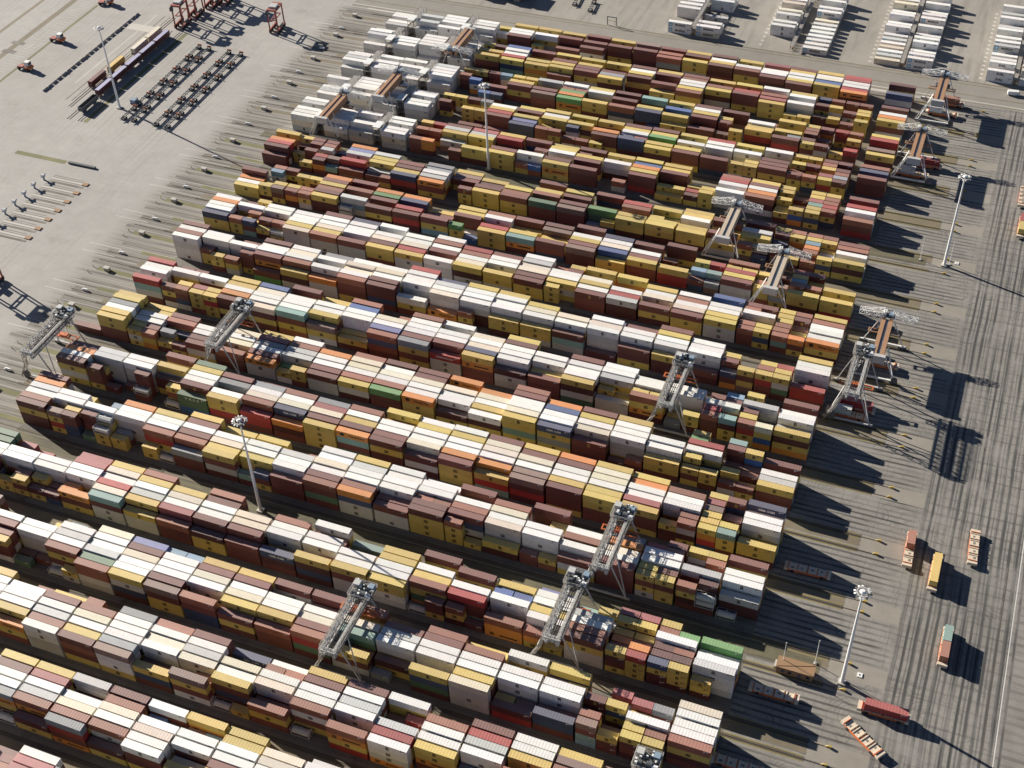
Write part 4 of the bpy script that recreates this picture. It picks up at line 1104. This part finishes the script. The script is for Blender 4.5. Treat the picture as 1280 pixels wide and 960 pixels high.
mast((28.9, 47.7, 0), 'white lamp mast near the bottom right beside a long brown cabin')
mast((-166.7, 49.5, 0), 'white lamp mast rising from the wide grassy lane at lower left')
mast((-360.4, 256.7, 0), 'white lamp mast beside the railway wagons at upper left')
mast((-170.7, 264.6, 0), 'white lamp mast among the yellow and brown stacks at upper middle')
mast((29.0, 258.8, 0), 'white lamp mast on the right apron below a white wing crane')
for (x, y, h), lb in zip(((11.3, 47.6, 11), (20.2, 51.6, 11), (19.5, 259.4, 11), (30.9, 259.9, 12)),
                         ('thin white pole at the left end of the brown cabin', 'thin white pole behind the brown cabin near the lamp mast', 'thin white pole on the grass right of the stacks', 'thin grey pole beside the upper right lamp mast')):
    root = tag(empty('thin_pole', (x, y, 0)), lb, 'pole', 'thin poles on the right apron')
    MB().tube((0, 0, 0), (0, 0, h), 0.14, 0.08, 8).build('shaft', M['white'], root)
    MB().cbox(0, 0, 0.2, 0.9, 0.9, 0.4).build('foot', M['conc'], root)
    MB().cbox(0, 0, h + 0.15, 0.35, 0.35, 0.4).build('head', M['lgrey'], root)
for x, y, lb in ((32.6, 51.2, 'small white cover plate with a dark hole beside the lower right lamp mast'), (32.9, 261.0, 'small white cover plate with a dark hole beside the upper right lamp mast')):
    o = tag(MB().box(x, x + 1.5, y, y + 1.6, 0.01, 0.25).build('cover_plate', M['white']), lb, 'cover plate', 'white cover plates')
    MB().box(x + 0.5, x + 1.0, y + 0.5, y + 1.0, 0.25, 0.27).build('hole', M['black'], o)
hut = tag(empty('site_cabin', (15.3, 46.6, 0)), 'long low brown cabin between the rails below the lamp mast', 'cabin')
MB().box(-5.4, 5.4, -1.9, 1.9, 0, 3.0).build('wall', M['wood'], hut)
MB().box(-5.6, 5.6, -2.1, 2.1, 3.0, 3.15).bar((-5.4, -1.8, 3.2), (5.4, 1.8, 3.2), 0.16).build('roof', M['wood'], hut)
MB().box(1.0, 2.0, -1.96, -1.9, 0, 2.1).build('door', M['dgrey'], hut)
for x in (-4, -2, 3.4): MB().box(x, x + 1.1, -1.97, -1.9, 1.0, 2.1).build('window', M['glass'], hut)
o = tag(MB().box(9.0, 11.2, 46.0, 48.6, 0, 0.9).build('concrete_plinth', M['conc']), 'grey concrete plinth at the left end of the brown cabin', 'plinth')

# ------------------------------------------------------------------ automated vehicles
def agv_template():
    root = empty('container_vehicle', (0, 0, 0)); L, W_ = 14.6, 3.0
    MB().box(-L / 2 + 0.9, L / 2 - 0.9, -1.45, 1.45, 0.75, 1.35).box(-L / 2 + 2.6, L / 2 - 2.6, -1.5, 1.5, 0.45, 0.95).build('chassis', M['agv'], root)
    for s in (-1, 1):
        MB().box(min(s * 7.3, s * 6.2), max(s * 7.3, s * 6.2), -1.5, 1.5, 0.6, 1.75).build('bumper', M['cream'], root)
        MB().box(min(s * 6.2, s * 6.0), max(s * 6.2, s * 6.0), -1.4, 1.4, 1.3, 2.0).build('end_guide', M['agv'], root)
        for sy in (-1, 1):
            MB().tube((s * 4.6, sy * 1.0, 0.62), (s * 4.6, sy * 1.52, 0.62), 0.62, n=14).build('wheel', M['black'], root)
    for i, x in enumerate((-4.6, -1.6, 1.6, 4.6)):
        d = MB().box(x - 1.35, x + 1.35, -1.4, 1.4, 1.35, 1.5); d.box(x - 1.2, x - 0.9, -1.5, 1.5, 1.5, 1.72).box(x + 0.9, x + 1.2, -1.5, 1.5, 1.5, 1.72)
        d.build('load_plate', M['cream'], root)
        MB().box(x - 0.55, x + (0.1 if i % 2 else 0.4), -0.9 + 0.3 * i, -0.1 + 0.25 * i, 1.5, 1.54).build('hatch', M['grime'], root)
    return register(root)
AGV = agv_template(); first = [True]
def vehicle(x, y, rz, label, loads=()):
    o = AGV if first[0] else copy_tree(AGV)
    first[0] = False
    o.location = (x, y, 0.012); o.rotation_euler = (0, 0, rz); tag(o, label, 'automated vehicle', 'automated container vehicles on the apron')
    for c, kind, off, lb in loads:
        d = dict(k=99, b=0, r=0, half=None, t=0, n=1, c=c, h=2.6, kind=kind, col=jit(RGB[c]), q=0.95)
        place_box(d, lb, 'containers riding on vehicles', rz, (x + off * math.cos(rz), y + off * math.sin(rz), 1.74))
Q = math.pi / 2
vehicle(39.4, 104.2, Q + 0.03, 'orange vehicle carrying one short container at its far end, left of the yellow load', [('S', 20, 2.9, 'short salmon-brown container riding on the far end of an orange vehicle')])
vehicle(48.3, 97.2, Q, 'vehicle under a long yellow container on the right apron', [('Y', 40, 0, 'long yellow container riding on a vehicle on the right apron')])
vehicle(58.4, 112.0, Q + 0.04, 'empty orange vehicle with bare cream plates right of the yellow load', [])
vehicle(55.3, 69.8, Q, 'vehicle carrying a pale teal and a salmon short container', [('E', 20, 3.1, 'short pale-teal container riding on the vehicle ahead of a salmon one'), ('S', 20, -3.1, 'short salmon container riding on a vehicle behind a teal one')])
vehicle(42.0, 40.8, 0.0, 'vehicle under a long red container at the lower right', [('R', 40, 0.6, 'long red container riding on a vehicle at the lower right')])
vehicle(38.0, 30.6, -0.62, 'empty weathered vehicle turning at the bottom right edge', [])
vehicle(10.8, 85.0, 0.03, 'empty red-sided vehicle in the shade beside the stacks', [])
vehicle(11.2, 36.6, 0.0, 'empty brown vehicle half in shade beside the tall white stack', [])
vehicle(7.0, 10.0, 0.0, 'empty vehicle in deep shade at the bottom edge', [])
vehicle(10.8, 164.2, 0.0, 'red vehicle with a long red container under the grey apron crane', [('R', 40, 0, 'long red container on a vehicle under the grey apron crane')])
vehicle(8.8, 159.8, 0.0, 'vehicle with a short pale container under the grey apron crane', [('A', 20, -1.5, 'short pale-grey container on a vehicle under the grey apron crane')])
vehicle(14.6, 190.4, 0.0, 'vehicle with a short cream container under the lowest wing crane', [('C', 20, -1.0, 'short cream container on a vehicle under the lowest apron wing crane')])
vehicle(11.0, 328.0, 0.0, 'red vehicle with a long red container under the wing crane above the mast', [('R', 40, 0, 'long red container on a vehicle below the orange-brown wing crane')])
vehicle(6.5, 318.6, 0.0, 'vehicle with a short grey container under the wing crane above the mast', [('A', 20, -1.5, 'short grey container on a vehicle below the orange-brown wing crane')])
vehicle(13.4, 383.0, 0.0, 'vehicle with a long red-brown container under the uppermost wing crane', [('S', 40, -1, 'long red-brown container on a vehicle below the uppermost wing crane')])
vehicle(12.0, 373.0, 0.0, 'vehicle with a white container under the uppermost wing crane', [('W', 20, -2.8, 'short white container on a vehicle below the uppermost wing crane')])
vehicle(55.3, 293.5, Q, 'vehicle with a red and a yellow short container at the right edge', [('R', 20, 3.1, 'short red container riding on the vehicle at the right edge'), ('Y', 20, -3.1, 'short yellow container riding on the vehicle at the right edge')])
vehicle(53.5, 316.0, Q, 'empty orange vehicle cut by the right edge of the picture', [])

# ------------------------------------------------------------------ straddle carriers, trailers, tractors, wagons
def straddle_template():
    root = empty('straddle_carrier', (0, 0, 0)); hx, hy, H = 2.3, 4.4, 12.5
    for sx in (-1, 1):
        MB().box(sx * hx - 0.35, sx * hx + 0.35, -hy - 0.6, hy + 0.6, 1.3, 2.3).build('side_beam', M['red'], root)
        for y in (-4.0, -1.5, 1.5, 4.0):
            MB().tube((sx * hx - 0.4, y, 1.05), (sx * hx + 0.4, y, 1.05), 1.05, n=14).build('wheel', M['black'], root)
        for sy in (-1, 1): MB().bar((sx * hx, sy * hy, 2.0), (sx * hx, sy * (hy - 0.3), H), 0.55).build('column', M['red'], root)
        MB().box(sx * hx - 0.3, sx * hx + 0.3, -hy, hy, H - 0.2, H + 0.6).build('top_beam', M['red'], root)
    MB().box(-2.5, 2.5, -hy - 0.2, -hy + 1.2, H + 0.0, H + 0.9).box(-2.5, 2.5, hy - 1.2, hy + 0.2, H + 0.0, H + 0.9).build('cross_beam', M['red'], root)
    MB().box(-1.9, 1.9, -2.6, 1.6, H + 0.4, H + 1.8).build('engine_house', M['lgrey'], root)
    MB().box(-2.9, -1.5, -hy - 1.2, -hy + 0.4, H - 2.2, H - 0.1).build('cab', M['glass'], root)
    sp = MB()
    for x in (-1.05, 1.05): sp.box(x - 0.15, x + 0.15, -4.3, 4.3, 7.2, 7.6)
    for y in (-4.2, 0, 4.2): sp.box(-1.2, 1.2, y - 0.25, y + 0.25, 7.2, 7.7)
    sp.build('spreader', M['red'], root)
    MB().box(hx + 0.1, hx + 0.7, -1.5, 1.5, 2.3, 3.8).build('fuel_tank', M['dgrey'], root)
    return register(root)
ST = straddle_template()
for i, (x, y, rz, lb) in enumerate(((-324.9, 350.5, 0.12, 'red straddle carrier standing alone on the pale yard at top'), (-375.6, 339.5, 0.1, 'nearest red straddle carrier with a white top in the parked group'),
                                    (-374.8, 351.5, 0.1, 'second red straddle carrier in the parked group at the top edge'), (-372.0, 364.0, 0.1, 'third red straddle carrier of the parked group, cut by the top edge'),
                                    (-367.0, 370.0, 0.1, 'rear red straddle carrier of the parked group at the top edge'), (-332.0, 121.0, 0.0, 'straddle carrier cut by the left edge, casting a long shadow'))):
    o = ST if i == 0 else copy_tree(ST)
    o.location = (x, y, 0.01); o.rotation_euler = (0, 0, rz); tag(o, lb, 'straddle carrier', 'red straddle carriers')
def chassis_template():
    root = empty('trailer_chassis', (0, 0, 0)); L = 12.0
    f = MB()
    for s in (-0.55, 0.55): f.box(s - 0.11, s + 0.11, -L / 2, L / 2, 1.05, 1.4)
    for y in (-5.8, -3.6, -1.2, 1.2, 3.6, 5.8): f.box(-1.15, 1.15, y - 0.13, y + 0.13, 1.15, 1.4)
    f.build('frame', M['dgrey'], root)
    for y in (-3.4, -4.7, 4.2, 5.3):
        for s in (-1, 1): MB().tube((s * 0.75, y, 0.52), (s * 1.2, y, 0.52), 0.52, n=10).build('wheel', M['black'], root)
    MB().box(-1.15, 1.15, 5.85, 6.1, 1.0, 1.9).build('end_guide', M['orange'], root)
    MB().bar((0, -6.0, 1.1), (0, -7.2, 0.8), 0.16).build('drawbar', M['dgrey'], root)
    return register(root)
CH = chassis_template(); fc = True
for li, (x0, x1) in enumerate(((-352.6, -354.4), (-347.0, -348.6), (-334.6, -336.8), (-328.3, -329.8))):
    for i in range(6):
        t = (i + 0.5) / 6; o = CH if fc else copy_tree(CH); fc = False
        o.location = (x0 + (x1 - x0) * t, 246.5 + 75 * t, 0.01); o.rotation_euler = (0, 0, (x0 - x1) / 75)
        tag(o, f"empty dark trailer chassis, {ORD[i]} from the lower end of the {('leftmost', 'second', 'third', 'rightmost')[li]} parked line", 'trailer', 'empty trailer chassis parked in lines')
def tractor_template():
    root = empty('yard_tractor', (0, 0, 0))
    MB().box(-0.9, 0.9, -2.8, 2.6, 0.7, 1.1).build('chassis', M['dgrey'], root)
    MB().box(-1.15, 1.15, 0.7, 2.7, 0.9, 1.6).build('bonnet', M['orange'], root)
    MB().box(-1.05, 0.6, 0.3, 2.0, 1.6, 3.1).build('cab', M['white'], root)
    MB().box(-1.07, 0.62, 1.98, 2.03, 1.9, 2.9).build('windscreen', M['glass'], root)
    MB().box(-0.9, 0.9, -2.6, -0.6, 1.1, 1.3).build('coupling_plate', M['red'], root)
    for y in (-1.9, 1.7):
        for s in (-1, 1): MB().tube((s * 0.75, y, 0.55), (s * 1.2, y, 0.55), 0.55, n=12).build('wheel', M['black'], root)
    return register(root)
TR = tractor_template()
for i, (x, y, rz, lb) in enumerate(((-429.6, 303.5, -Q, 'white-cabbed yard tractor, middle of three along the green strip'), (-427.9, 273.6, -Q, 'white-cabbed yard tractor, lowest of three along the green strip'), (-429.0, 347.0, -1.2, 'white-cabbed yard tractor, uppermost of three at the top edge'))):
    o = TR if i == 0 else copy_tree(TR)
    o.location = (x, y, 0.01); o.rotation_euler = (0, 0, rz); o.scale = (1.5, 1.5, 1.5); tag(o, lb, 'tractor', 'yard tractors on the pale road')
def wagon_template():
    root = empty('flat_wagon', (0, 0, 0))
    b = MB().box(-1.3, 1.3, -6.3, 6.3, 1.0, 1.25).box(-0.4, 0.4, -6.3, 6.3, 0.6, 1.0); b.build('bed', M['brown'], root)
    for y in (-4.6, 4.6):
        g = MB().box(-1.0, 1.0, y - 1.0, y + 1.0, 0.5, 0.8)
        for q in (-0.8, 0.8):
            for s in (-0.75, 0.75): g.tube((s - 0.07, y + q, 0.46), (s + 0.07, y + q, 0.46), 0.45, n=12)
        g.build('bogie', M['dgrey'], root)
    for y in (-6.45, 6.45): MB().cbox(0, y, 0.95, 1.8, 0.2, 0.3).build('buffer_beam', M['dgrey'], root)
    return register(root)
WG = wagon_template(); fw = True
def wagon(x, y, c, lb, lbw):
    global fw
    o = WG if fw else copy_tree(WG); fw = False
    o.location = (x, y, 0.1); tag(o, lbw, 'rail wagon', 'flat rail wagons')
    if c:
        d = dict(k=99, b=0, r=0, half=None, t=0, n=1, c=c, h=2.6, kind=40, col=jit(RGB['D' if c == 'V' else c]), q=0.95)
        if c == 'V': d['roof'] = (0.36, 0.37, 0.52)  # sky reflection on the brown container's roof, put into the roof colour
        place_box(d, lb, 'containers on rail wagons', Q, (x, y, 1.36))
for i, c in enumerate('VVVVV'):
    wagon(-376.4, 268.0 + i * 13.0, 'M' if i > 9 else c, f'container with sky-tinted lilac roof, {ORD[i]} from the lower end of the loaded train', f'flat wagon under the {ORD[i]} sky-tinted container of the train')
wagon(-384.6, 274.0, 'M', 'brown container on the left track below the yellow one', 'flat wagon under the brown container on the left track')
wagon(-383.6, 289.2, 'Y', 'yellow container on the left track behind the lamp mast', 'flat wagon under the yellow container on the left track')
wagon(-382.6, 309.0, 'C', 'beige container, lower of two on the left track', 'flat wagon under the lower beige container')
wagon(-382.4, 322.0, 'C', 'beige container, upper of two on the left track', 'flat wagon under the upper beige container')
gw = tag(empty('open_wagon', (-375.4, 252.8, 0.1)), 'dark green open wagon at the lower end of the train', 'rail wagon')
b = MB().box(-1.35, 1.35, -6.4, 6.4, 0.9, 1.1)
for s in (-1, 1): b.box(s * 1.35 - 0.06, s * 1.35 + 0.06, -6.4, 6.4, 1.1, 3.2); b.box(-1.3, 1.3, s * 6.4 - 0.06, s * 6.4 + 0.06, 1.1, 3.2)
for i in range(9):
    for s in (-1, 1): b.box(s * 1.42 - 0.04, s * 1.42 + 0.04, -6.3 + i * 1.57, -6.15 + i * 1.57, 1.0, 3.2)
b.build('body', M['dgrey'], gw)
for y in (-4.2, 4.2):
    g = MB().box(-1.0, 1.0, y - 1.0, y + 1.0, 0.4, 0.75)
    for q in (-0.8, 0.8):
        for s in (-0.75, 0.75): g.tube((s - 0.07, y + q, 0.46), (s + 0.07, y + q, 0.46), 0.45, n=12)
    g.build('bogie', M['dgrey'], gw)
gs = tag(empty('equipment_skid', (-356.0, 263.4, 0)), 'dark green equipment skid right of the lamp mast', 'machine')
MB().box(-1.6, 1.6, -2.2, 2.2, 0.2, 0.5).build('base', M['dgrey'], gs); MB().box(-1.4, 1.4, -2.0, 0.6, 0.5, 2.4).build('housing', M['bluegrey'], gs)
MB().tube((0, 0.8, 1.2), (0, 2.0, 1.2), 0.6).build('drum', M['dgrey'], gs)
# left bays with hose posts
for i in range(7):
    y = 192.6 - i * 7.0
    sheet('bay_floor', -354, -337, y - 0.6, y + 0.8, 0.008, M['g_strip']); sheet('bay_kerb', -356, -339, y + 1.6, y + 1.9, 0.009, M['g_ballast']); sheet('bay_kerb', -356, -339, y + 3.4, y + 3.7, 0.009, M['g_ballast'])
    sheet('bay_kerb', -356, -339, y + 2.2, y + 3.0, 0.009, M['g_pale'])
    for q in (-0.4, 0.4, 4.6): sheet('bay_kerb', -356, -340, y + q, y + q + 0.3, 0.0095, M['g_ballast'])
    tag(MB().box(-339.2, -336.4, y + 1.6, y + 3.7, 0.012, 0.35).build('end_block', M['wood']), f'dark end block of the {ORD[i]} bay from the top at left', 'bay end block', 'bay end blocks')
    r_ = tag(empty('bay_post', (-358.2, y, 0)), f'blue-grey portal post at the {ORD[i]} bay from the top at left', 'bay post', 'portal posts of the left bays')
    MB().tube((0, 0, 0), (0, 0, 2.6), 0.45, 0.35, 10).build('shaft', M['bluegrey'], r_)
    MB().cbox(0.2, 0, 2.4, 0.5, 3.0, 0.5).build('cross_arm', M['bluegrey'], r_)
    MB().tube((-0.8, 0, 2.2), (0.8, 0, 2.2), 0.7, n=14).build('hose_reel', M['lgrey'], r_)
sheet('planted_strip', -385, -357, 206.4, 209.2, 0.008, M['g_grass'])
tag(MB().box(-355.5, -341, 207.2, 208.4, 0, 0.9).build('dark_barrier', M['dgrey']), 'long dark low barrier above the left bays', 'barrier')
# beyond the road at the top
for i, (x, y, lb) in enumerate(((-186.0, 428.0, 'empty flat trailer at the top edge beyond the road'), (-176.0, 424.0, 'second flat trailer with pale deck beyond the road'))):
    o = copy_tree(CH); o.location = (x, y, 0.01); o.rotation_euler = (0, 0, 0.1); tag(o, lb, 'trailer', 'flat trailers beyond the road')
gf = tag(empty('height_gate', (-160.0, 408.9, 0)), 'small dark portal frame standing beside the road at top', 'portal frame')
for s in (-2.4, 2.4): MB().bar((s, 0, 0), (s, 0, 4.6), 0.35).build('post', M['dgrey'], gf)
MB().bar((-2.6, 0, 4.5), (2.6, 0, 4.5), 0.35).build('crossbar', M['dgrey'], gf)
MB().bar((-2.4, 0, 2.4), (2.4, 0, 2.4), 0.15).build('rail', M['wood'], gf)
for i, x in enumerate((-226.0, -216.5, -241.0)):
    o = tag(empty('workshop_shed', (x, 424.0, 0)), ('dark shed right of its twin at the top edge', 'rightmost dark shed at the top edge', 'leftmost dark shed at the top edge')[i], 'shed', 'dark sheds beyond the road')
    MB().box(-3, 3, -6, 6, 0, 7.0).build('wall', M['dgrey'], o); MB().box(-3.2, 3.2, -6.2, 6.2, 7.0, 7.3).build('roof', M['dgrey'], o)
    MB().box(-1.6, 1.6, -6.06, -6, 0, 4.5).build('door', M['galv'], o)
van = tag(empty('white_van', (41.0, 401.5, 0), 0.15), 'white van parked on the road at the right edge', 'van')
MB().box(-2.6, 2.2, -1.0, 1.0, 0.5, 2.3).box(2.2, 2.9, -0.95, 0.95, 0.5, 1.3).build('body', M['white'], van)
MB().box(2.18, 2.26, -0.85, 0.85, 1.35, 2.15).build('windscreen', M['glass'], van)
for x in (-1.7, 1.9):
    for s in (-1, 1): MB().tube((x, s * 0.8, 0.38), (x, s * 1.03, 0.38), 0.38, n=12).build('wheel', M['black'], van)

for t in (T40, T20, TRF, TTK):                   # the patterns themselves are not part of the yard
    for ch in list(t.children): bpy.data.objects.remove(ch)
    bpy.data.objects.remove(t)
